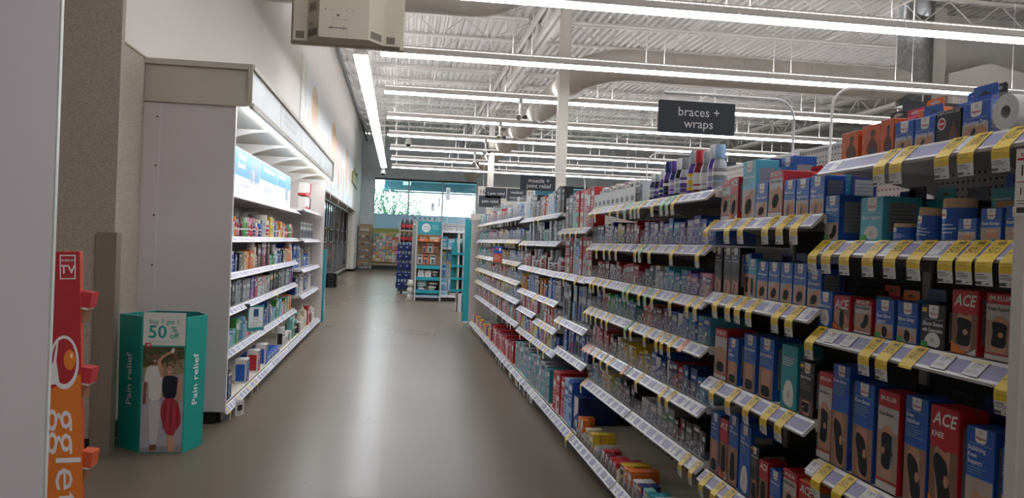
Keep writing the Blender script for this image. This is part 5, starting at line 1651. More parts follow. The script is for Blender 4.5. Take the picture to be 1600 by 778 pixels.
# white board end of the run with teal fin beyond it
b = B(); b.box(1.32, 15.03, .0, 1.95, 15.07, 2.02, 'cbc6c0/0.4'); b.box(1.30, 15.0, 1.98, 1.97, 15.1, 2.1, 'd3cbbf/0.5')
tag(b.build('end_panel'), 'pale end panel closing the pain relief shelves', 'panel')

# ---- small category signs on curved wire brackets
def sign(Yv, words, label, flip=False, size=(0.36, .145)):
    s = -1 if not flip else 1
    t = thing('category_sign', label, 'sign', (1.77, Yv, 2.0))
    w, h = size
    c = B()
    arc = [(0, 0, -.2), (0, 0, .17)] + [(s * (.09 - .09 * math.cos(a)), 0, .17 + .09 * math.sin(a)) for a in [PI / 2 * k / 6 for k in range(1, 7)]] + [(s * .62, 0, .26)]
    c.tube(arc, .006, 'd8d6d2/0.3', 8); c.build('wire_bracket', t)
    cx = s * (.465 if not flip else .50)
    c = B()
    for dx in (-.09, .05):
        c.tube([(cx + dx, 0, .262), (cx + dx, 0, .225)], .003, 'd8d6d2/0.3', 5)
    c.build('hook', t)
    pts = []
    for (qx, qz, a0) in ((w / 2 - .008, h - .008, 0), (-w / 2 + .008, h - .008, 90), (-w / 2 + .008, .008, 180), (w / 2 - .008, .008, 270)):
        for k in range(4):
            a = math.radians(a0 + 30 * k); pts.append((cx + qx + .008 * math.cos(a), qz + .008 * math.sin(a) + .225 - h))
    c = B(); c.prism(pts[::-1], -.003, .003, '2b333b/0.5'); 
    z0 = .225 - h
    for i, wd in enumerate(words):
        c.text(wd, .057, cx + .01, z0 + h * (.66 - .36 * i), 'dedbd6', 3, y=-.003)
    c.build('sign_board', t)
sign(3.52, ('braces +', 'wraps'), 'dark hanging sign reading braces + wraps')
sign(7.75, ('muscle +', 'joint relief'), 'dark hanging sign reading muscle + joint relief', size=(.345, .142))
sign(3.19, (), 'dark sign back behind the sports tapes on a curved bracket', True)
sign(5.75, (), 'dark sign back above the sleep aid bottles on a curved bracket', True)

# ---- aisle number header at the far end of the aisle
t = thing('aisle_header', 'pale aisle header with numbers 16 and 15 and dark pain relief boards', 'sign', (2.64, 20.3, 2.55))
b = B(); b.box(-.72, 0, 0, .72, .06, .44, 'cbc3b8/0.5'); b.build('header_box', t)
def board(x0, x1, z0, z1, rows_):
    c = B(); c.box(x0, -.012, z0, x1, 0, z1, '2f353c/0.5')
    for s_, sz, x, z in rows_: c.text(s_, sz, x, z, 'd8d6d2', 3, y=-.012)
    return c.build('name_board', t)
board(-.55, -.02, .16, .42, [('| pain relief', .095, -.27, .27)])
board(-.70, -.15, -.08, .21, [('pain relief', .105, -.42, .07)])
board(0, .50, .10, .42, [('medical', .10, .25, .32), ('nutrition', .10, .24, .19)])
c = B(); c.text('16', .16, -.62, .30, '4a4a4c', 2, bold=True); c.text('15', .16, .61, .30, '4a4a4c', 2, bold=True); c.build('aisle_number', t)
c = B()
for x in (-.6, .6): c.tube([(x, .03, .44), (x, .03, 4.64)], .006, 'c9c5bf/0.4', 5)
c.build('hanger', t)
# ================================================================== left wall unit with lit canopy
LX = -1.345


def lbay(label, Y0, Y1, shelves, ry, **kw):
    return make_bay('wall_bay', label, (LX, Y0, 0), PI / 2, Y1 - Y0, [(z, ry) for z in shelves], deck_z=0.115, back_y=0.70, peg='shelf_white', back_low='slatwall', top=2.55, **kw)


for i in range(4):
    lbay(f'wall shelving bay under the lit canopy, {nth(i)} from the near end', 6.93 + 1.345 * i, 6.93 + 1.345 * i + 1.34, [1.93, 1.53, 1.20, 0.88, 0.50], 0.105, seed=70 + i, lab_every=.12)
for i in range(2):
    lbay(f'wall shelving bay past the posters, {nth(i)} from the near end', 12.32 + 1.32 * i, 12.32 + 1.32 * i + 1.31, [1.98, 1.52, 1.07, 0.68], 0.035, seed=80 + i, lab_every=.12)

t = thing('end_panel', 'tall grey end panel with a screwed edge strip, closing the lit wall unit', 'panel', (0, 6.87, 0))
b = B(); b.cbox(-2.095, 0, 0.10, -1.35, 0.04, 2.59, 'panel_grey', .003); b.build('board', t)
b = B(); b.cbox(-2.10, -0.010, 0.10, -1.93, 0.0, 2.585, 'panel_grey', .003); b.build('edge_strip', t)
b = B()
for z in (.5, .88, 1.28, 1.68, 2.08, 2.47):
    b.T = Matrix.Translation((-1.955, -0.011, z)) @ Matrix.Rotation(PI / 2, 4, 'X'); b.lathe([(.008, 0), (.006, .003)], '2a2725/0.4', 10)
b.T = None
b.build('screw', t)
b = B(); b.box(-2.09, .012, 0, -1.43, .04, .10, 'black_base'); b.build('kick_plate', t)
b = B(); b.cbox(-2.09, 14.98, 0.0, -1.35, 15.02, 2.59, 'cdc6c2/0.4', .003)
tag(b.build('end_panel'), 'white end panel at the far end of the lit wall unit', 'panel')

t = thing('canopy', 'long beige box canopy with a light under it along the left wall unit', 'canopy', (0, 0, 0))
b = B(); b.box(-2.11, 6.87, 2.595, -1.25, 15.0, 2.925, 'valance'); b.build('box', t)
b = B()
b.box(-2.112, 6.845, 2.59, -1.225, 6.87, 2.635, 'valance'); b.box(-2.112, 6.845, 2.89, -1.225, 6.87, 2.935, 'valance')
b.box(-2.112, 6.845, 2.635, -2.065, 6.87, 2.89, 'valance'); b.box(-1.262, 6.845, 2.635, -1.225, 6.87, 2.89, 'valance')
b.build('end_frame', t)
b = B()
b.box(-1.25, 6.87, 2.895, -1.215, 15.02, 2.935, 'valance'); b.box(-1.25, 6.87, 2.58, -1.215, 15.02, 2.625, 'valance')
b.box(-1.25, 15.0, 2.58, -1.215, 15.03, 2.935, 'valance')
b.build('front_frame', t)
for i, (ya, yb) in enumerate(((6.88, 8.52), (8.53, 10.3), (10.31, 12.7), (12.71, 15.0))):
    c = B(); c.box(-1.25, ya + .004, 2.627, -1.236, yb - .004, 2.893, 'valance_face')
    if i == 1:
        for r_, (z, n) in enumerate(((2.79, 9), (2.72, 8))):
            for k in range(n):
                y = ya + .25 + .13 * k
                c.quad((-1.2355, y, z), (-1.2355, y + .09, z), (-1.2355, y + .09, z + .045), (-1.2355, y, z + .045), 'b4b9b6')
                c.quad((-1.2352, y + .02, z + .012), (-1.2352, y + .07, z + .012), (-1.2352, y + .07, z + .033), (-1.2352, y + .02, z + .033), 'c9cdc9')
    c.build('face_panel', t)
b = B(); b.box(-1.278, 6.93, 2.577, -1.264, 14.9, 2.59, 'case_tube'); b.build('light_tube', t)
for k in range(6):
    y = 6.93 + 1.345 * (k + 1) if k < 4 else 12.31 + 1.32 * (k - 3)
    c = B()
    pts = [(-2.03, 2.585), (-2.03, 2.30)] + [(-2.03 + .75 * q / 8, 2.30 + .27 * math.sin(PI / 2 * q / 8)) for q in range(1, 9)] + [(-1.28, 2.585)]
    c.prism(pts, y - .006, y + .006, 'shelf_white'); c.build('light_baffle', t)

# backlit posters
def poster(ya, yb, label, fn):
    t = thing('backlit_poster', label, 'poster', (-1.58, (ya + yb) / 2, 1.9305), PI / 2)
    w = yb - ya; c = B(); c.box(-w / 2, .004, 0, w / 2, .07, .47, 'd9dde0/0.4'); c.build('light_box', t)
    c = B(); c.rect(-w / 2 + .01, .006, w / 2 - .01, .464, 'lit_pale', 1, .004); fn(c, w); c.build('poster_sheet', t)
def p0(c, w): c.rect(w * .1, .04, w * .42, .40, 'lit_blue', 2, .004); c.rect(w * .2, .08, w * .36, .33, 'b6c0c6', 3, .004)
def p1(c, w):
    c.rect(-w / 2 + .01, .20, w / 2 - .01, .464, 'lit_blue', 2, .004); c.text('Talk to your', .085, -w * .20, .40, 'lit_white', 4, .004, bold=True); c.text('pharmacist', .085, -w * .22, .31, 'lit_white', 4, .004, bold=True)
    for k, xx in enumerate((.12, .22, .32)):
        c.shape([(w * xx, .17), (w * xx + .10, .17), (w * xx + .11, .30), (w * xx + .05, .34), (w * xx - .01, .30)], ['8e969c', 'aab0b4', '7f8890'][k], 3 + k, .004); c.disc(w * xx + .05, .37, .03, .035, 'a88a78', 4 + k, .004)
    c.text('Your prescription experts', .05, -w * .08, .12, 'c0504a', 4, .004, fit=w * .7); c.text('and so much more', .03, -w * .1, .07, '7f8f9c', 4, .004)
def p2(c, w):
    c.rect(-w / 2 + .01, .26, w / 2 - .01, .464, 'lit_blue', 2, .004); c.text('Get healthy. Get rewards.', .075, 0, .39, 'lit_white', 4, .004, bold=True, fit=w * .88)
    for k in range(3): c.disc(-w * .2 + .2 * k, .16, .035, .045, '8fa8b8', 3, .004)
def p3(c, w): c.rect(-w / 2 + .01, .27, w / 2 - .01, .464, 'lit_blue', 2, .004); c.rect(w * .1, .12, w * .3, .34, '7d93a3', 3, .004); c.rect(-w * .4, .38, w * .02, .42, 'lit_white', 4, .004)
poster(6.98, 8.02, 'pale backlit poster beside the grey end panel', p0)
poster(8.04, 9.46, 'backlit poster reading Talk to your pharmacist', p1)
poster(9.48, 10.82, 'backlit poster with pale lettering beside the pharmacist poster', p2)
poster(10.84, 12.1, 'backlit blue poster farthest from the grey end panel', p3)

LW = 'lit wall unit'
Bt = lambda r, h, cb, cc, cl: ('bottle', r, h, cb, cc, cl)
shelf_row('L', 'orange medicine shelf, ' + LW, 1.5305, 6.98, 12.2, [Bt(.05, .19, 'navy', 'blue', 'navy'), C_(.06, .18, 'pale blue', 'white', 0), Bt(.07, .2, 'orange', 'orange', 'red'), C_(.06, .10, 'white', 'pale blue', 1), C_(.17, .18, 'yellow', 'orange', 3), Bt(.08, .21, 'orange', 'orange', 'red'), C_(.09, .14, 'white', 'grey', 1), Bt(.055, .19, 'red', 'orange', 'orange'),
          Bt(.06, .17, 'maroon', 'grey', 'pink'), Bt(.06, .18, 'maroon', 'maroon', 'black'), Bt(.06, .19, 'green', 'green', 'green'), Bt(.06, .19, 'green', 'white', 'green'), Bt(.07, .2, 'pink', 'pink', 'red'), Bt(.07, .18, 'red', 'pink', 'red'), Bt(.07, .2, 'grey', 'pink', 'navy'), Bt(.07, .15, 'pink', 'white', 'pink'),
          Bt(.09, .19, 'blue', 'cream', 'navy'), C_(.16, .19, 'silver', 'lilac', 2), C_(.08, .18, 'cream', 'white', 1), Bt(.13, .26, 'cream', 'white', 'red'), C_(.2, .24, 'yellow', 'yellow', 1), C_(.1, .23, 'cream', 'yellow', 1)], .02, seed=90)
shelf_row('L', 'third shelf, ' + LW, 1.2005, 6.98, 12.2, [Bt(.035, .11, 'sea green', 'teal', 'white'), Bt(.035, .12, 'sea green', 'sea green', 'green'), Bt(.035, .11, 'teal', 'white', 'sea green'), Bt(.035, .12, 'sea green', 'teal', 'sea green'), C_(.1, .13, 'green', 'sea green', 1), ('tallb', .035, .24, 'silver', 'white', 'grey'), ('tallb', .035, .25, 'white', 'silver', 'pale blue'),
          ('tallb', .03, .2, 'pale blue', 'white', 'white'), C_(.09, .14, 'navy', 'blue', 0), C_(.09, .16, 'blue', 'navy', 1), ('tallb', .035, .19, 'blue', 'white', 'navy'), C_(.09, .16, 'navy', 'pale blue', 2), ('gap', .08), C_(.1, .17, 'black', 'grey', 0), Bt(.03, .05, 'white', 'silver', 'white'), ('gap', .1),
          C_(.12, .18, 'cream', 'orange', 2), C_(.12, .18, 'orange', 'yellow', 2), C_(.12, .19, 'orange', 'orange', 2), C_(.12, .19, 'orange', 'yellow', 1), Bt(.06, .27, 'cream', 'white', 'cream'), ('tallb', .05, .22, 'silver', 'white', 'grey'), C_(.2, .25, 'brown', 'grey', 1), C_(.14, .28, 'black', 'maroon', 0), C_(.14, .28, 'pink', 'maroon', 0), C_(.12, .28, 'black', 'black', 0), C_(.14, .28, 'brown', 'maroon', 0)], .012, seed=91)
shelf_row('L', 'fourth shelf, ' + LW, 0.8805, 6.98, 12.2, [C_(.09, .24, 'black', 'yellow', 1), C_(.09, .24, 'black', 'cream', 1), ('gap', .03), C_(.09, .24, 'black', 'yellow', 1), C_(.09, .25, 'black', 'cream', 1), ('gap', .05), C_(.09, .25, 'black', 'black', 1), C_(.09, .24, 'black', 'green', 1), ('gap', .05), C_(.1, .23, 'black', 'grey', 0), C_(.1, .24, 'black', 'silver', 1), C_(.12, .22, 'grey', 'black', 2), C_(.12, .23, 'silver', 'grey', 0), C_(.12, .23, 'black', 'silver', 2),
          C_(.2, .22, 'grey', 'grey', 1), C_(.2, .22, 'grey', 'sea green', 1), C_(.08, .22, 'violet', 'lilac', 0), C_(.1, .23, 'violet', 'pink', 0), C_(.1, .22, 'violet', 'maroon', 0), C_(.1, .2, 'red', 'white', 1), C_(.12, .2, 'white', 'red', 1), C_(.12, .2, 'white', 'silver', 0), Bt(.05, .19, 'pale blue', 'white', 'aqua'), C_(.12, .2, 'pink', 'white', 0), C_(.12, .2, 'cream', 'silver', 0), C_(.14, .2, 'silver', 'white', 1)], .014, seed=92)
shelf_row('L', 'fifth shelf, ' + LW, 0.5005, 6.98, 12.2, [('tallb', .035, .24, 'pale blue', 'blue', 'cream'), ('tallb', .035, .24, 'cream', 'blue', 'yellow'), ('tallb', .035, .25, 'cream', 'blue', 'pale blue'), C_(.12, .2, 'navy', 'blue', 0), C_(.12, .26, 'blue', 'yellow', 2), C_(.12, .25, 'navy', 'blue', 0), C_(.1, .2, 'silver', 'white', 1), C_(.09, .13, 'sea green', 'white', 1), C_(.12, .14, 'pale blue', 'sea green', 0), C_(.12, .15, 'sea green', 'aqua', 3),
          C_(.14, .23, 'green', 'white', 1), C_(.16, .22, 'aqua', 'blue', 0), C_(.16, .22, 'pale blue', 'aqua', 2), C_(.14, .16, 'white', 'pink', 0), C_(.14, .17, 'red', 'green', 1), C_(.14, .2, 'green', 'white', 0), Bt(.05, .2, 'green', 'white', 'cream'), C_(.12, .2, 'silver', 'green', 1), C_(.12, .22, 'orange', 'yellow', 0), C_(.12, .2, 'orange', 'white', 1)], .012, seed=93)
# bottom deck
g = 'glucose meter boxes on the bottom deck'
def meter(c1, c2, lab, Y, h=.19, w=.13):
    c = B(); c.cbox(-w / 2, 0, 0, w / 2, .11, h, PAL[c1] if c1 != 'white' else 'd8d5d0', .002)
    c.rect(-w / 2 + .006, .006, w / 2 - .006, h * .80, PAL[c2]); c.rect(-w * .4, h * .84, w * .4, h * .93, '1b1b1d' if c1 == 'white' else 'd8d5d0', 2)
    c.disc(0, h * .38, w * .22, h * .22, '8fb7cf', 2); c.disc(0, h * .38, w * .15, h * .15, '1b1b1d', 3); lines(c, -w * .36, w * .3, h * .72, 3, 'd8d5d0', .012, .004)
    for sg in (1, -1):
        x = sg * (w / 2 + .0004); q = [(x, .012, .02), (x, .098, .02), (x, .098, h * .8), (x, .012, h * .8)]; c.quad(*(q if sg > 0 else q[::-1]), PAL[c2])
    place('L', (c.mesh('meter_box'), None), 'meter_box', lab, 'box', g, Y, .1155, -.10)
meter('black', 'navy', 'dark glucose meter box nearest the grey end panel', 7.35, .24, .16)
meter('white', 'blue', 'white and blue meter box beside the dark meter box', 8.2, .23, .17)
meter('white', 'red', 'white and red meter box between two blue ones', 8.85, .23, .16)
meter('white', 'blue', 'white and blue meter box beside the long blue trays', 9.35, .23, .18)
for k in range(4):
    place('L', carton(.22, .075, .3, 'blue', 'pale blue', 1), 'test_strip_tray', numbered('long low blue carton', 'bottom deck, ' + LW), 'box', 'long blue cartons on the bottom deck', 9.62 + .235 * k, .1155, -.09)
shelf_row('L', 'bottom deck past the blue cartons', .1155, 10.75, 12.2, [C_(.14, .26, 'white', 'black', 1), C_(.12, .12, 'white', 'silver', 0), C_(.1, .1, 'silver', 'white', 0), ('bottle', .05, .16, 'white', 'white', 'silver'), ('gap', .12), C_(.12, .14, 'white', 'grey', 1), ('gap', .15), C_(.2, .28, 'sea green', 'black', 0), ('pump', .07, .34, 'black', 'sea green', 'green'), ('pump', .06, .33, 'sea green', 'white', 'black')], .02, -.09, seed=94)
shelf_row('L', 'bottom deck, far end, ' + LW, .1155, 12.4, 14.9, [C_(.15, .14, 'black', 'grey', 0), C_(.25, .14, 'white', 'cream', 1), ('pump', .07, .28, 'cream', 'cream', 'white'), C_(.2, .28, 'cream', 'white', 1), ('pump', .08, .36, 'cream', 'white', 'cream'), C_(.2, .3, 'red', 'pink', 1), C_(.2, .3, 'red', 'red', 0)], .05, -.09, seed=95)
# section past the posters
shelf_row('L', 'second shelf past the posters', 1.5205, 12.9, 14.8, [('blister', .16, .26, 'white', 'black'), ('blister', .16, .26, 'silver', 'black')], .06, x=-1.5, seed=96)
shelf_row('L', 'third shelf past the posters', 1.0705, 12.4, 14.9, [C_(.35, .18, 'blue', 'white', 1, .3), C_(.35, .19, 'blue', 'navy', 1, .3), C_(.2, .3, 'cream', 'silver', 0), C_(.12, .3, 'black', 'grey', 0), C_(.12, .28, 'silver', 'navy', 0)], .04, x=-1.55, seed=97)
for k in range(2):
    place('L', carton(.35, .17, .3, 'blue', 'white', 1), 'medicine_carton', f'blue carton stacked on another past the posters, {nth(k)} from the near end', 'box', 'stacked blue cartons past the posters', 12.6 + .42 * k, 1.0705 + .192, x=-1.55)
shelf_row('L', 'fourth shelf past the posters', .6805, 12.4, 14.9, [C_(.16, .26, 'navy', 'blue', 0), Bt(.08, .26, 'blue', 'white', 'pale blue'), C_(.25, .28, 'cream', 'black', 2), C_(.25, .3, 'white', 'cream', 0), C_(.1, .3, 'silver', 'navy', 1)], .04, x=-1.5, seed=98)
for k, (y, z) in enumerate(((13.6, 1.985), (13.6, 2.22))):
    t = thing('first_aid_pack', f'white and red boxed kit past the posters, {"upper" if k else "lower"} one', 'box', (-1.5, y, z), PI / 2, 'white and red kits past the posters')
    c = B(); c.cbox(-.30, 0, 0, .30, .12, .20, 'd9d4d0', .006); c.rect(-.28, .03, .28, .06, 'b4232a', 1); c.build('case', t)
    c = B(); c.box(-.31, -.004, -.001, .31, .125, .03, 'b4232a'); c.build('red_tray', t)
    c = B(); c.tube([(.25, -.01, .03), (.31, -.012, .20), (.33, 0, .22)], .01, 'b4232a' if k else '3a3a3c', 6); c.build('handle', t)
hang_tags('L', 'bottom deck, ' + LW, [7.02, 7.5, 8.05, 8.35], .115, 'yellow', 0, rail_x=1.345, narrow=.6)
hang_tags('L', 'fifth shelf, ' + LW, [10.0, 10.35, 10.7, 11.1, 11.5], .50, 'white', 0, rail_x=1.45, narrow=.6)
hang_tags('L', 'fourth shelf, ' + LW, [10.2], .88, 'yellow', 0, rail_x=1.45, narrow=.6)
hang_tags('L', 'bottom deck, far end', [12.9, 13.3, 13.7, 14.2, 14.6], .115, 'white', 0, rail_x=1.345, narrow=.6)
hang_tags('L', 'top shelf past the posters', [13.3, 13.8, 14.2], 1.98, 'white', 0, rail_x=1.38, narrow=.6)
hang_tags('L', 'third shelf past the posters', [13.6], 1.07, 'white', 0, rail_x=1.38, narrow=.6)
t = thing('shelf_sign', 'teal framed sign reading New lower price on a black clip', 'sign', (-1.38, 8.35, .60), PI / 2 - .75)
c = B(); c.cbox(-.10, 0, 0, .10, .006, .25, '2a8a8a', .001); c.rect(-.085, .035, .085, .235, 'd8dcd6', 1); c.rect(-.03, .14, .03, .215, '24527e', 2)
c.text('new item', .018, 0, .224, '5c8f86', 3); c.text('New', .03, 0, .115, '6b7f7c', 3); c.text('lower price', .026, 0, .085, '6b7f7c', 3); lines(c, -.07, .07, .065, 3, '9aaaa6', .008, .003); c.build('board', t)
c = B(); c.cbox(-.12, -.01, .22, -.08, .03, .27, '1b1b1d', .004); c.tube([(-.10, .01, .25), (-.13, .10, .27)], .006, '1b1b1d', 6); c.build('clip', t)
def draw_small(c): c.rect(-.03, .04, .03, .09, '2a2a2c'); lines(c, -.04, .04, .03, 2, '5a5a5c', .008, .003); c.rect(-.04, .10, .04, .105, '7a7a7c')
o = card('shelf_flag', 'small white flag card hanging from the bottom rail beside the grey end panel', 'price tag', (-1.30, 7.22, .0), PI / 2 - .6, .10, .13, 'd5d3cf', draw_small)

# teal column display past the far end panel
t = thing('teal_display', 'tall teal display column standing past the lit wall unit', 'display', (-1.40, 15.35, 0))
c = B(); c.cbox(-.07, 0, .0, .06, .30, 1.33, '1f8690/0.4', .004); c.build('column', t)
for k in range(9):
    c = B(); c.tube([(.062 + .018 * math.cos(a) - .0, .03, .12 + .055 * k + .012 * math.sin(a)) for a in [2 * PI * q / 10 for q in range(11)]], .004, 'd5d8da/0.3', 5); c.build('coil_ring', t)

# ================================================================== dump bin in front of the end panel
t = thing('dump_bin', 'teal cardboard pain relief bin with a picture of two people', 'bin', (-1.60, 6.20, 0))
hexp = [(-.145, -.23), (.145, -.23), (.225, .0), (.115, .22), (-.19, .22), (-.345, -.05)]
hext = [(x * 1.04, y * 1.04) for x, y in hexp]
H_ = .955
c = B()
n = 6
def ringwall(c, p0_, p1_, z0, z1, mat, flip=False):
    vs = [(x, y, z0) for x, y in p0_] + [(x, y, z1) for x, y in p1_]
    fs = [(i, (i + 1) % n, n + (i + 1) % n, n + i) for i in range(n)]
    if flip: fs = [f[::-1] for f in fs]
    c.add(vs, fs, mat)
ringwall(c, hexp, hext, 0, H_, '16998c/0.5')
inn0 = [(x * .96, y * .96) for x, y in hexp]; innt = [(x * 1.0, y * 1.0) for x, y in hexp]
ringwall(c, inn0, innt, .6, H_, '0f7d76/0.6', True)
c.add([(x, y, H_) for x, y in hext] + [(x, y, H_) for x, y in innt], [(i, (i + 1) % n, n + (i + 1) % n, n + i) for i in range(n)], 'a9d3cc')
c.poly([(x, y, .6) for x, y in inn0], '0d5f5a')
c.build('bin_wall', t)
# front printed panel
fp = B(); fp.T = None
y0 = -.231
slope = (hext[0][1] - hexp[0][1]) / H_
def FP(b_):   # tilt the print with the wall
    b_.v = [(x, y + slope * z - .0002, z) for x, y, z in b_.v]
c = B()
c.rect(-.14, .75, .142, .985, 'd5d3cc', 2, y0)
c.text('buy 1 get 1', .046, 0, .92, '5a9f92', 4, y0, bold=True, fit=.2)
c.text('50', .125, -.045, .845, '1f9484', 4, y0, bold=True)
c.text('%', .06, .065, .868, '1f9484', 4, y0, bold=True); c.text('off', .055, .066, .822, '1f9484', 4, y0, bold=True)
c.rect(-.10, .780, .10, .783, 'a9b5b0', 4, y0)
c.rect(-.14, .745, .142, .755, '16998c', 3, y0)
c.rect(-.138, .006, .14, .745, 'a9978a', 2, y0)                       # sand and sky picture
c.shape([(-.138, .60), (.14, .66), (.14, .745), (-.138, .745)], '4a4a2b', 3, y0)
c.shape([(-.138, .50), (.14, .56), (.14, .665), (-.138, .605)], '8f8060', 3, y0)
c.shape([(-.138, .006), (.14, .006), (.14, .36), (-.138, .40)], 'a7a0a6', 3, y0)
c.shape([(-.138, .006), (.14, .006), (.14, .06), (-.138, .035)], '8f8788', 4, y0)
rr = random.Random(4)
for k in range(46):
    x = rr.uniform(-.13, .13); z = rr.uniform(.60, .735)
    c.disc(x, z, rr.uniform(.005, .014), rr.uniform(.004, .008), rr.choice(['3a3c22', '6b6a3c', '5a5230', '2f331d']), 4, y0, 7)
# man, white shirt and trousers
c.disc(-.055, .662, .026, .036, 'skin_dark', 5, y0)
c.sshape([(-.068, .63), (-.04, .63), (-.036, .60), (-.075, .60)], 'skin_dark', 5, y0)
c.sshape([(-.11, .60), (-.075, .615), (-.035, .615), (.0, .585), (-.005, .44), (-.015, .37), (-.095, .37), (-.09, .48), (-.10, .50), (-.125, .50)], 'cfcbc6', 6, y0)
c.sshape([(-.09, .375), (-.012, .375), (-.012, .22), (-.03, .06), (-.075, .05), (-.082, .22)], 'bcb8b6', 5, y0)
c.sshape([(-.125, .50), (-.105, .50), (-.108, .40), (-.11, .335), (-.13, .34), (-.13, .40)], 'skin_dark', 5, y0)
c.sshape([(-.078, .055), (-.03, .065), (-.03, .02), (-.078, .015)], 'skin_dark', 5, y0)
c.sshape([(.06, .62), (.09, .64), (.095, .70), (.072, .74), (.06, .735), (.07, .69)], 'skin_dark', 5, y0)
# woman, dark top and red skirt, arms raised
c.disc(.045, .585, .023, .032, 'skin', 8, y0); c.disc(.045, .602, .025, .022, '1d1716', 7, y0)
c.sshape([(.03, .56), (.06, .56), (.065, .53), (.025, .53)], 'skin', 7, y0)
c.sshape([(-.015, .53), (.005, .54), (.0, .60), (-.022, .64), (.02, .685), (.055, .70), (.05, .715), (.01, .70), (-.045, .645), (-.03, .59)], 'skin', 8, y0)
c.sshape([(.045, .705), (.06, .74), (.075, .735), (.068, .70)], 'd8cfc8', 9, y0)
c.sshape([(.0, .53), (.025, .545), (.065, .545), (.105, .53), (.10, .48), (.09, .38), (.01, .38), (-.005, .46)], '17192a', 8, y0)
c.sshape([(.10, .53), (.118, .52), (.125, .42), (.11, .33), (.098, .33), (.108, .42), (.095, .47)], 'skin', 8, y0)
c.sshape([(.005, .385), (.092, .385), (.125, .30), (.13, .20), (.10, .17), (.085, .12), (.035, .13), (.015, .18), (-.012, .28)], 'a12f3c', 9, y0)
for k in range(5):
    c.sshape([(.02 + .02 * k, .36), (.026 + .02 * k, .36), (.016 + .024 * k, .16), (.008 + .024 * k, .17)], ['7e2030', 'b8434d'][k % 2], 10, y0)
c.sshape([(.035, .14), (.08, .14), (.10, .03), (.085, .01), (.05, .012), (.045, .06)], 'skin', 8, y0)
for hx, hz, q in ((-.055, .662, 1.0), (.045, .585, .9)):     # faces
    for sg in (-1, 1): c.disc(hx + sg * .009 * q, hz + .004, .003, .0022, '1d1412', 10, y0, 8)
    c.disc(hx, hz - .016 * q, .010 * q, .004, 'e6ddd6', 10, y0, 10); c.disc(hx, hz - .004, .003, .005, '5f3a2a', 10, y0, 8)
c.rect(-.125, .738, -.085, .772, 'b4232a', 6, y0); c.text('W', .026, -.105, .755, 'e4e2de', 8, y0, bold=True, italic=True)
FP(c)
c.build('printed_front', t)
for (i0, i1, rot, nm) in ((5, 0, PI / 2, 'side_lettering'), (1, 2, PI / 2, 'side_lettering')):
    a = Vector((hexp[i0][0], hexp[i0][1], 0)); b2 = Vector((hexp[i1][0], hexp[i1][1], 0))
    U = (b2 - a).normalized(); N = Vector((U.y, -U.x, 0)); mid = (a + b2) / 2
    V = Vector((0, 0, 1))
    c = B(); 
    O = mid + N * .0075
    V2 = (Vector((mid.x * 1.04, mid.y * 1.04, H_)) - mid).normalized()
    c.text('Pain relief', .092, 0, .50, 'dcece8', 3, bold=True, rot=PI / 2, basis=(mid + N * .002, U, V2, N))
    c.build(nm, t)

# ================================================================== near left: blank panel and the as-seen-on-TV tower
t = thing('blank_panel', 'large plain grey-lilac board standing close on the near left', 'panel', (0, 1.97, 0))
b = B(); b.cbox(-1.95, 0, .0, -.778, .012, 2.75, 'panel_lilac', .002); b.build('board', t)
b = B(); b.cbox(-.778, -.001, .0, -.775, .013, 2.75, 'c5c9c3/0.3', .0005); b.build('edge_trim', t)
t = thing('display_tower', 'red and orange cardboard tower lettered egglet behind the blank board', 'display', (-.852, 2.5, 0))
t.rotation_euler = (0, -.04, 0)
c = B()
c.cbox(-.16, 0, 0, .0, .022, 1.485, 'c33a1e/0.5', .002)
z_or = 1.10
c.shape([(-.158, .002), (-.0, .002), (.012, .02), (.0, z_or + .03), (-.158, z_or - .05)], 'd9771f', 1)
c.shape([(-.158, z_or - .05), (.0, z_or + .03), (-.002, 1.483), (-.158, 1.483)], 'a81f22', 1)
c.build('body', t)
c = B()
c.rect(-.055, 1.405, -.012, 1.475, 'e2dedb', 2); c.rect(-.052, 1.408, -.015, 1.472, 'b0242a', 3)
c.text('AS SEEN ON', .009, -.0335, 1.459, 'e2dedb', 5, bold=True, fit=.034); c.text('TV', .034, -.0335, 1.432, 'e2dedb', 5, bold=True)
# egg-shaped letter e with yolk
c.disc(-.045, 1.165, .040, .078, 'e2dedb', 2, n=26); c.disc(-.045, 1.168, .033, .066, 'a81f22', 3, n=26)
c.shape([(-.085, 1.10), (-.058, 1.105), (-.066, 1.17), (-.060, 1.225), (-.064, 1.225), (-.074, 1.17), (-.085, 1.13)], 'e2dedb', 4)
c.disc(-.030, 1.172, .016, .030, 'dd7f22', 5); c.disc(-.025, 1.184, .004, .007, 'f2d9a0', 6)
c.text('gglet', .100, -.040, .885, 'e2dedb', 3, rot=-PI / 2, wide=.155)
c.build('lettering', t)
for i, (z, cc) in enumerate(((1.365, 'b4232a'), (1.145, 'b4232a'), (.90, 'c4501f'), (.68, 'd9771f'))):
    c = B(); c.T = Matrix.Translation((-.004, .004, z)) @ Matrix.Rotation(.18, 4, 'Y')
    c.box(0, 0, -.085, .022, .05, -.045, '8d5a35'); c.box(0, 0, -.04, .034, .055, .005, cc); c.box(.0, .0, -.046, .030, .05, -.04, 'c9c3bc')
    c.T = None
    c.build('product_tray', t)

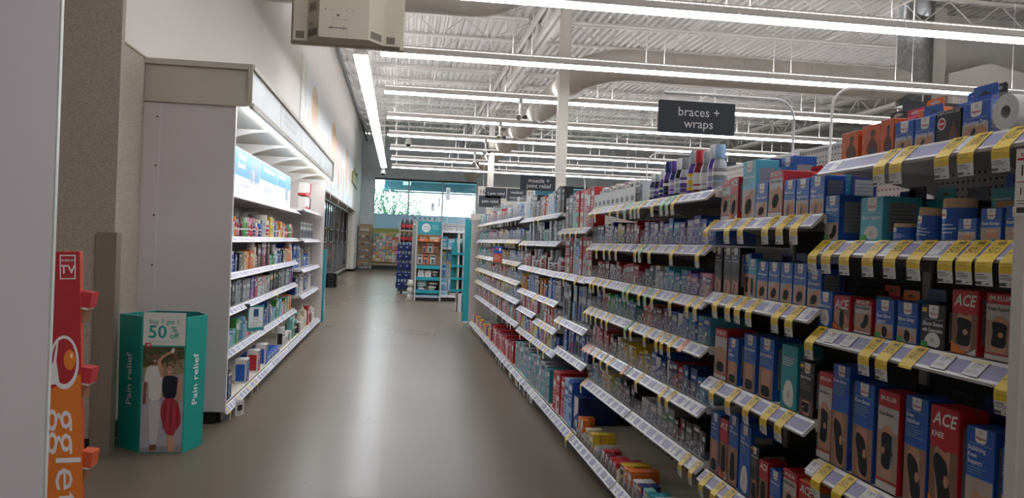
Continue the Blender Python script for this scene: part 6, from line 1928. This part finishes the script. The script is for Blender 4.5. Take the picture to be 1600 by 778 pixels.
# ================================================================== the far left wall: mural, coolers, sign
t = thing('wall_mural', 'pale wall mural of peach and yellow drop shapes above the coolers', 'mural', (-2.115, 0, 0), 0)
b = B(); b.box(0, 17.2, 2.9, .012, 36.4, 5.32, 'e3e6e7/0.6'); b.build('panel', t)
b = B()
def drop(yc, ry, zc, rz_, mat, lay, base=None):
    pts = []
    for k in range(20):
        a = 2 * PI * k / 20
        tpr = 1 - .35 * (0.5 - 0.5 * math.sin(a))
        pts.append((.012 + .0006 * lay, yc + 1.25 * ry * math.cos(a) * tpr, zc + rz_ * math.sin(a)))
    b.poly(pts, mat)
for k, (y, w, m_) in enumerate(((17.3, .12, 'cfc39a'), (17.6, .16, 'd8cda4'), (17.95, .07, 'a89f86'))):
    b.quad((.0125, y, 2.9), (.0125, y + w, 2.9), (.0125, y + w, 5.3), (.0125, y, 5.3), m_)
for (y, ry, z, rz_, m_, lay) in ((19.9, .75, 4.35, .80, 'd5c79a', 1), (19.9, .58, 4.05, .85, 'd9ae8f', 2), (18.6, .16, 3.95, .45, 'd9b89b', 1), (21.3, .25, 3.75, .5, 'd3ab91', 1), (22.2, .2, 3.9, .45, 'd8ba92', 1), (22.6, .7, 3.15, .4, 'd8cba2', 1), (23.9, .3, 3.7, .7, 'd4a68c', 1),
                                  (25.6, .9, 4.45, .65, 'd8bd86', 1), (25.7, .6, 4.2, .7, 'd6ac84', 2), (26.9, .35, 4.2, .7, 'd7a98c', 1), (27.9, .4, 4.0, .9, 'd9b295', 1), (29.2, .3, 4.1, .7, 'd3a58e', 1), (30.4, .3, 3.5, .7, 'd8b9a0', 1), (31.9, .8, 4.4, .6, 'd8c48f', 1), (32.0, .5, 4.1, .8, 'd6ab8a', 2),
                                  (33.5, .3, 4.1, .6, 'd3ae97', 1), (34.7, .5, 3.9, .7, 'd9bd95', 1), (35.6, .3, 3.9, .5, 'd4ab8c', 1), (28.4, .15, 3.2, .5, 'd6c1b4', 1), (25.1, .15, 3.2, .5, 'd4bfae', 1), (33.2, .15, 3.2, .5, 'd6c1b4', 1)):
    drop(y, ry, z, rz_, m_, lay)
b.build('drop_shapes', t)
t = thing('wall_letters', 'olive green raised sign high on the left wall near the window', 'sign', (-2.115, 0, 0))
b = B()
def prY(pts, x0, x1, mat): b.T = None; n_ = len(pts); vs = [(x0, y, z) for y, z in pts] + [(x1, y, z) for y, z in pts]; b.add(vs, [tuple(range(n_ - 1, -1, -1)), tuple(range(n_, 2 * n_))] + [(i, (i + 1) % n_, n_ + (i + 1) % n_, n_ + i) for i in range(n_)], mat)
prY([(35.4, 3.98), (39.2, 3.92), (39.2, 4.62), (38.6, 4.62), (38.5, 4.46), (37.2, 4.44), (37.1, 4.66), (36.5, 4.66), (36.4, 4.42), (35.4, 4.46)], 0, .06, '7d7a3a/0.5')
b.build('plate', t)
b = B(); b.quad((.061, 36.2, 4.05), (.061, 36.6, 4.05), (.061, 36.6, 4.35), (.061, 36.2, 4.35), 'aaa766'); b.quad((.061, 37.4, 4.02), (.061, 38.3, 4.02), (.061, 38.3, 4.30), (.061, 37.4, 4.30), 'a3a05e'); b.build('pale_letters', t)
for k in range(8):
    ya = 18.3 + 2.64 * k
    t = thing('cooler_door', f'glossy glass cooler door with black bars, {nth(k)} from the near end', 'cooler', (-2.5, ya, 0), 0, 'glass cooler doors in the left wall')
    b = B(); b.box(0, 0, .30, .03, 2.60, 2.80, 'cooler_glass'); b.build('glass', t)
    b = B(); b.box(0, -.02, .30, .06, .04, 2.84, 'a9a6a1/0.3'); b.box(0, 0, 2.80, .06, 2.62, 2.86, 'a9a6a1/0.3'); b.box(0, 0, .22, .06, 2.62, .30, '3a3836/0.4'); b.build('frame', t)
    for q in range(3):
        y = .45 + .88 * q
        b = B(); b.tube([(.07, y, .34), (.07, y, 2.76)], .018, '141414/0.3', 8); b.build('bar', t)
    b = B(); b.tube([(.085, .25, 1.40), (.085, 2.45, 1.40)], .022, '141414/0.3', 8); b.tube([(.085, .25, 1.86), (.085, 2.45, 1.86)], .022, '141414/0.3', 8); b.build('cross_rail', t)
b = B(); b.box(-2.5, 18.0, .0, -2.44, 39.5, .22, 'a79f94/0.5'); b.box(-2.44, 18.0, .0, -2.43, 39.5, .12, 'black_base')
struct('trim_4', b)

# shopping baskets stacked on the floor
for k in range(5):
    t = thing('shopping_basket', f'black wire shopping basket in the stack by the coolers, {nth(k)} from the floor', 'basket', (-2.07, 26.2, .002 + .085 * k), 0, 'shopping baskets stacked by the coolers')
    b = B()
    o0 = [(-.15, -.2), (.15, -.2), (.15, .2), (-.15, .2)]; o1 = [(-.18, -.24), (.18, -.24), (.18, .24), (-.18, .24)]
    b.add([(x, y, 0) for x, y in o0] + [(x, y, .075) for x, y in o1], [(3, 2, 1, 0), (0, 1, 5, 4), (1, 2, 6, 5), (2, 3, 7, 6), (3, 0, 4, 7)], 'wicker_black')
    b.build('basket_body', t)
    b = B(); b.tube([(x, y, .08) for x, y in o1 + o1[:1]], .009, '2a2a2b/0.3', 6); b.rect(-.08, .035, .08, .05, '6a6a6a', 3, -.235); b.build('rim', t)

# wire rack of bundles in the far corner
t = thing('wire_rack', 'tall grey wire rack in the far corner by the card display', 'rack', (-1.86, 42.7, 0))
b = B()
for x in (-.33, .33):
    for y in (0, .45): b.tube([(x, y, 0), (x, y, 1.98)], .022, '77746f/0.4', 6)
b.build('post', t)
for z in (.18, .55, .90, 1.25, 1.60, 1.93):
    b = B(); b.box(-.33, 0, z - .02, .33, .45, z, '8a8680/0.4'); b.box(-.34, -.02, z - .03, .34, 0, z + .04, '6f6b66/0.4'); b.build('wire_shelf', t)
for k, z in enumerate((.18, .55, .90, 1.25, 1.60)):
    for q in range(3):
        c = B(); c.cbox(-.09, 0, 0, .09, .3, .17, ['a88466', 'b9a48d', 'c9c0b2'][(k + q) % 3], .02); c.rect(-.07, .04, .07, .12, ['c9c4bb', '8a4a38', '7a94a8'][(k * 2 + q) % 3])
        tag(c.build('snack_bag', None, (-1.86 - .21 + .21 * q, 42.75, z + .001)), f'small packaged bundle on the wire rack, {nth(q)} of its row, {nth(k)} shelf from the floor', 'bag', 'bundles on the wire rack')
for q in range(5):
    c = B(); c.lathe([(.04, 0), (.05, .06), (.03, .13), (.045, .17), (.01, .2)], 'dad7d2/0.4', 10)
    tag(c.build('jar', None, (-2.1 + .12 * q, 42.9, 1.931)), f'small white jar on top of the wire rack, {nth(q)} from the left wall', 'jar', 'white jars on the wire rack')
b = B(); b.box(-2.11, 41.9, 0, -2.05, 42.4, 2.2, '4a4744/0.5'); b.box(-2.05, 41.95, .3, -2.04, 42.35, 2.1, '8d8a84/0.5'); tag(b.build('notice_board'), 'dark narrow board on the left wall behind the wire rack', 'board')

# greeting cards
t = thing('card_display', 'greeting card wall display with green header below the window', 'display', (-.40, 43.95, 0))
b = B(); b.box(-1.0, .2, 0, 1.9, .4, .20, '15110f/0.5'); b.build('plinth', t)
b = B(); b.box(-1.0, .30, .20, 1.9, .42, 2.15, 'c3b595/0.6'); b.build('back', t)
b = B(); b.box(-1.0, .26, 2.02, 1.9, .32, 2.15, '8a9a2e/0.5'); b.box(-1.0, .27, 1.94, 1.9, .32, 2.02, 'b0aa6a/0.5'); b.build('header', t)
for r_ in range(9):
    b = B(); b.box(-1.0, .055 + .012 * r_, .388 + .168 * r_, .62, .30, .398 + .168 * r_, 'c9bd9e/0.6'); b.build('ledge', t)
cc = ['d98a9a', 'e8dfcb', '5aa69a', 'd9b23f', '8fb8cf', 'c8553f', 'e9e5de', '7fa35a', 'd6a06a', '4f8ea8', 'c9c0d9', 'e6c9b8']
cm = {}
rr = random.Random(8)
for r_ in range(9):
    for q in range(11):
        col = rr.choice(cc); k2 = rr.choice(cc)
        if (col, k2) not in cm:
            c = B(); c.box(-.075, 0, 0, .075, .006, .15, col); c.rect(-.05, .03, .05, .08, k2); cm[(col, k2)] = c.mesh('greeting_card')
        o = put(cm[(col, k2)], 'greeting_card', None, (-1.30 + .17 * q, 44.02 + .012 * r_, .40 + .168 * r_), 0)
        tag(o, f'greeting card, {nth(q)} from the left, {nth(r_)} row from the floor', 'card', 'greeting cards below the window')

# ================================================================== island fixtures beyond the aisle
t = make_bay('endcap_shelf', 'end display with teal header and teal-edged shelves', (.47, 21.3, 0), 0, .62, [], deck_z=.15, back_y=.42, top=1.72, peg='peg_light', labels=False, seed=3, posts=False, back_low='9a7a58')
b = B(); b.cbox(-.035, .0, 0, .0, .45, 2.08, 'b9b8b4/0.4', .003); b.cbox(.62, .0, 0, .655, .45, 2.08, 'b9b8b4/0.4', .003); b.build('side_panel', t)
b = B(); b.box(0, .05, 1.74, .62, .08, 2.08, '2a9aa6/0.5'); b.disc(.22, 1.91, .115, .115, 'dfe3e2', 1, .05, 24); b.text('Making', .05, .22, 1.94, '2a9aa6', 3, .05, bold=True); b.text('you well', .05, .22, 1.88, '2a9aa6', 3, .05, bold=True); lines(b, .38, .58, 1.99, 4, 'a5d5d8', .035, .010, .05); b.build('header', t)
for z in (.28, .62, .92):
    b = B(); b.box(.0, .06, z - .02, .62, .42, z, 'shelf_white'); b.box(.0, .03, z - .08, .62, .06, z + .01, '1f95a3/0.4'); b.build('shelf', t)
b = B(); b.box(0, .04, .08, .62, .07, .16, '1f95a3/0.4'); b.build('teal_edge', t)
def fset(name, cat, grp, lab, items, y):
    for i, (x, z, mc) in enumerate(items):
        o = put(mc[0], name, None, (x, y, z), 0)
        if mc[1]: put(mc[1][1], mc[1][0], o)
        tag(o, f'{lab}, {nth(i)}', cat, grp)
fset('carton', 'box', 'cartons on the teal-edged shelves', 'carton on the teal-edged end display, counted from the lowest shelf up', [(.62, .161, carton(.24, .22, .2, 'navy', 'navy', 1)), (.90, .161, carton(.28, .24, .2, 'red', 'pink', 0)), (.63, .281 + .001, carton(.24, .0 + .24, .2, 'sea green', 'grey', 1)), (.92, .282, carton(.28, .26, .2, 'black', 'brown', 1)),
     (.60, .621, carton(.16, .18, .2, 'white', 'silver', 1)), (.78, .621, carton(.16, .17, .2, 'white', 'cream', 1)), (.97, .621, carton(.18, .2, .2, 'black', 'grey', 1))], 21.45)
fset('blister_card', 'package', 'orange carded packs on the end display', 'orange and white carded pack on the end display, counted along its rows', [(x, z, blister(.13, .24, 'orange' if i % 2 else 'white', 'black')) for i, (x, z) in enumerate([(.56, .96), (.72, .96), (.90, .96), (.68, 1.26), (.82, 1.26), (.96, 1.26)])], 21.62)
fset('snack_tray', 'box', 'orange trays under the teal header', 'orange tray under the teal header of the end display', [(.63, 1.55, carton(.28, .15, .2, 'orange', 'brown', 1)), (.93, 1.55, carton(.28, .14, .2, 'orange', 'cream', 3))], 21.45)

t = make_bay('endcap_shelf', 'grey pegboard end display of blue packs beside the teal header', (1.14, 21.5, 0), 0, .60, [(1.86, .1), (1.42, .1)], deck_z=.15, back_y=.42, top=2.05, peg='peg_dark', labels=True, seed=4, lab_every=.1, back_low='a09f9d')
fset('carton', 'box', 'white cartons topping the pegboard display', 'white carton on top of the grey pegboard display, counted from the teal header', [(1.16 + .13 * k, 1.861, carton(.12, .17, .2, 'white', 'silver', 2)) for k in range(5)], 21.65)
fset('carton', 'box', 'blue cartons on the pegboard display', 'blue carton on the grey pegboard display, counted from the teal header', [(1.20, 1.421, carton(.15, .28, .2, 'aqua', 'blue', 1)), (1.38, 1.421, carton(.18, .22, .2, 'pale blue', 'aqua', 1)), (1.60, 1.421, carton(.2, .25, .2, 'aqua', 'teal', 0))], 21.65)
fset('blister_card', 'package', 'blue packs on the pegboard display', 'blue carded pack hanging on the grey pegboard display, counted along its rows', [(x, z, blister(w, h, a, c_)) for x, z, w, h, a, c_ in ((1.22, 1.05, .12, .28, 'aqua', 'yellow'), (1.36, 1.07, .11, .24, 'blue', 'aqua'), (1.49, 1.05, .11, .26, 'pale blue', 'blue'), (1.62, 1.05, .11, .26, 'aqua', 'silver'), (1.22, .62, .11, .34, 'aqua', 'blue'), (1.40, .84, .08, .16, 'yellow', 'yellow'), (1.54, .62, .13, .34, 'blue', 'aqua'),
      (1.22, .22, .16, .36, 'pale blue', 'aqua'), (1.46, .24, .22, .34, 'pale blue', 'white'))], 21.88)
shelf_specs = [(1.22, .151, carton(.2, .12, .2, 'pale blue', 'grey', 1)), (1.52, .151, carton(.3, .14, .2, 'grey', 'aqua', 1))]
fset('carton', 'box', 'cartons on the deck of the pegboard display', 'low carton on the deck of the grey pegboard display, counted from the teal header', shelf_specs, 21.6)

# narrow teal shelf unit and teal fin
t = thing('narrow_rack', 'narrow white rack with teal shelves beside the teal fin', 'rack', (1.33, 18.2, 0))
b = B(); b.cbox(-.01, 0, .0, .02, .4, 1.75, 'cdc9c3/0.4', .003); b.cbox(.10, 0, .0, .15, .4, 1.75, 'cdc9c3/0.4', .003); b.box(-.01, 0, 0, .15, .02, .42, 'c6cacc/0.4'); b.build('side_panel', t)
for z in (.46, .72, 1.0, 1.28):
    b = B(); b.box(-.14, .0, z, .12, .38, z + .02, '1f95a3/0.4'); b.box(-.14, -.01, z, .12, .0, z + .05, '1f95a3/0.4'); b.build('shelf', t)
b = B(); b.box(-.14, .38, .4, .12, .4, 1.55, '2a8f9a/0.5'); b.build('back', t)
b = B(); b.cbox(1.27, 15.9, .02, 1.465, 15.94, 2.02, '14919b/0.45', .003); tag(b.build('teal_fin'), 'tall plain teal board at the end of the pain relief shelves', 'board')
b = B(); b.lathe([(.10, 0), (.13, .05), (.14, .3), (.10, .38)], 'clear_plastic', 16); tag(b.build('clear_tub', None, (1.42, 18.4, 1.76)), 'round clear plastic tub on top of the narrow white rack', 'tub')

# cola shelf behind and water cases
t = thing('drinks_rack', 'open rack of dark cola bottles above the stacked water cases', 'rack', (.28, 24.9, 0))
b = B()
for x in (-.27, .27): b.box(x - .015, 0, 0, x + .015, .4, 2.15, 'a9a7a3/0.4')
b.build('post', t)
for z in (1.50, 1.88):
    b = B(); b.box(-.27, 0, z - .03, .27, .4, z, 'b5b3ae/0.4'); b.build('shelf', t)
cola = None
for r_, z in enumerate((1.501, 1.881)):
    for q in range(4):
        c = B(); c.lathe([(.045, 0), (.05, .02), (.05, .2), (.02, .29), (.018, .31)], '1a0f0d/0.2', 12); c.lathe([(.051, .07), (.051, .17)], 'b4232a', 12, caps=False)
        x = .28 - .19 + (.0 if q < 2 else .16) + .11 * (q % 2)
        o = c.build('cola_bottle', None, (x, 25.0, z)); tag(o, f'dark cola bottle with red label, {nth(q)} of the {"upper" if r_ else "lower"} row', 'bottle', 'cola bottles above the water cases')
        c = B(); c.lathe([(.02, .31), (.02, .335)], 'b4232a', 12); c.build('cap', o)
t = thing('pallet_cart', 'low black cart under the stacked water cases', 'cart', (.26, 24.0, 0))
b = B(); b.cbox(-.25, -.1, .08, .33, .55, .15, '2c2a28/0.5', .004); b.build('platform', t)
for x in (-.15, .25):
    b = B(); b.tube([(x - .03, 0, .045), (x + .03, 0, .045)], .045, '151515', 12); b.build('wheel', t)
for r_ in range(5):
    for q in range(2):
        t = thing('water_case', f'dark blue shrink-wrapped case of water bottles, {nth(r_)} layer from the floor, {"window" if q else "camera"} side', 'case', (.26 + .015 * ((r_ * 7) % 3 - 1), 24.12 + .28 * q, .152 + .272 * r_), 0, 'stacked water cases')
        b = B()
        for i in range(6):
            for j in range(3):
                x = -.26 + .095 * i; y = -.09 + .09 * j
                b.lathe([(.042, 0), (.044, .02), (.044, .17), (.02, .24), (.016, .262)], '1e2f6e/0.25' if (i + j) % 2 else '24418a/0.25', 8, x, y)
        b.build('bottles', t)
        b = B(); b.box(-.305, -.135, .06, .26, .135, .19, '1a2558/0.2')
        for i in range(3): b.text('W', .055, -.2 + .18 * i, .12, 'c9cfe0', 2, -.135, bold=True)
        b.build('printed_wrap', t)
for k in range(3):
    t = thing('milk_jug', f'white plastic jug beside the end display, {nth(k)} from the floor', 'jug', (.345, 21.75, .02 + .17 * k), .2, 'white jugs by the end display')
    b = B(); b.lathe([(.085, 0), (.095, .02), (.095, .10), (.05, .15), (.025, .165)], 'd6d2ca/0.4', 14); b.build('jug_body', t)
    b = B(); b.lathe([(.028, .155), (.028, .17)], 'b4232a' if k == 2 else 'c9c5be', 12); b.tube([(.05, 0, .14), (.10, 0, .13), (.10, 0, .06)], .012, 'd6d2ca/0.4', 6); b.build('cap', t)
b = B(); b.cbox(.22, 21.45, 0, .44, 22.0, .02, '9a9894/0.4', .003); tag(b.build('floor_pad'), 'low grey floor pad under the white jugs', 'pad')
# small spray heads on top of the end display
for k in range(5):
    t = thing('spray_bottle', f'grey spray bottle on top of the end displays, {nth(k)} from the cola rack', 'bottle', (.40 + .135 * k, 22.2, 2.02), 0, 'spray bottles on the end displays')
    b = B(); b.lathe([(.04, 0), (.045, .02), (.04, .11), (.018, .15)], '8d8f92/0.3', 10); b.build('body', t)
    b = B(); b.cbox(-.02, -.05, .14, .02, .02, .18, '3a3a3c', .004); b.build('trigger_head', t)
b = B(); b.box(.35, 22.05, 1.99, 1.75, 22.4, 2.02, 'shelf_white'); b.box(.35, 22.1, 0, 1.75, 22.35, 1.99, 'a3a19d/0.5'); tag(b.build('island_back'), 'pale back board and top shelf behind the two end displays', 'shelving')
# tall price poles beyond
for k, (x, y, z, w, h) in enumerate(((1.02, 26.0, 2.55, .10, .24), (1.24, 26.5, 2.72, .05, .26), (1.52, 26.5, 2.95, .14, .38), (2.42, 27.0, 2.45, .05, .22))):
    t = thing('pole_sign', f'small pale sign on a thin pole beyond the end displays, {nth(k)} from the cola rack', 'sign', (x, y, 0), .3, 'pole signs beyond the end displays')
    b = B(); b.tube([(0, 0, 0), (0, 0, z)], .012, 'b9b9b7/0.4', 6); b.build('pole', t)
    b = B(); b.cbox(-w / 2, -.015, z - .02, w / 2, .015, z + h, 'b5bdc0/0.5', .004); b.rect(-w * .35, z + h * .5, w * .35, z + h * .85, '8d9a9f', 1, -.015); b.build('sign_board', t)
    b = B(); b.lathe([(.12, 0), (.12, .02), (.03, .03)], '6a6a6a/0.4', 12); b.build('foot', t)
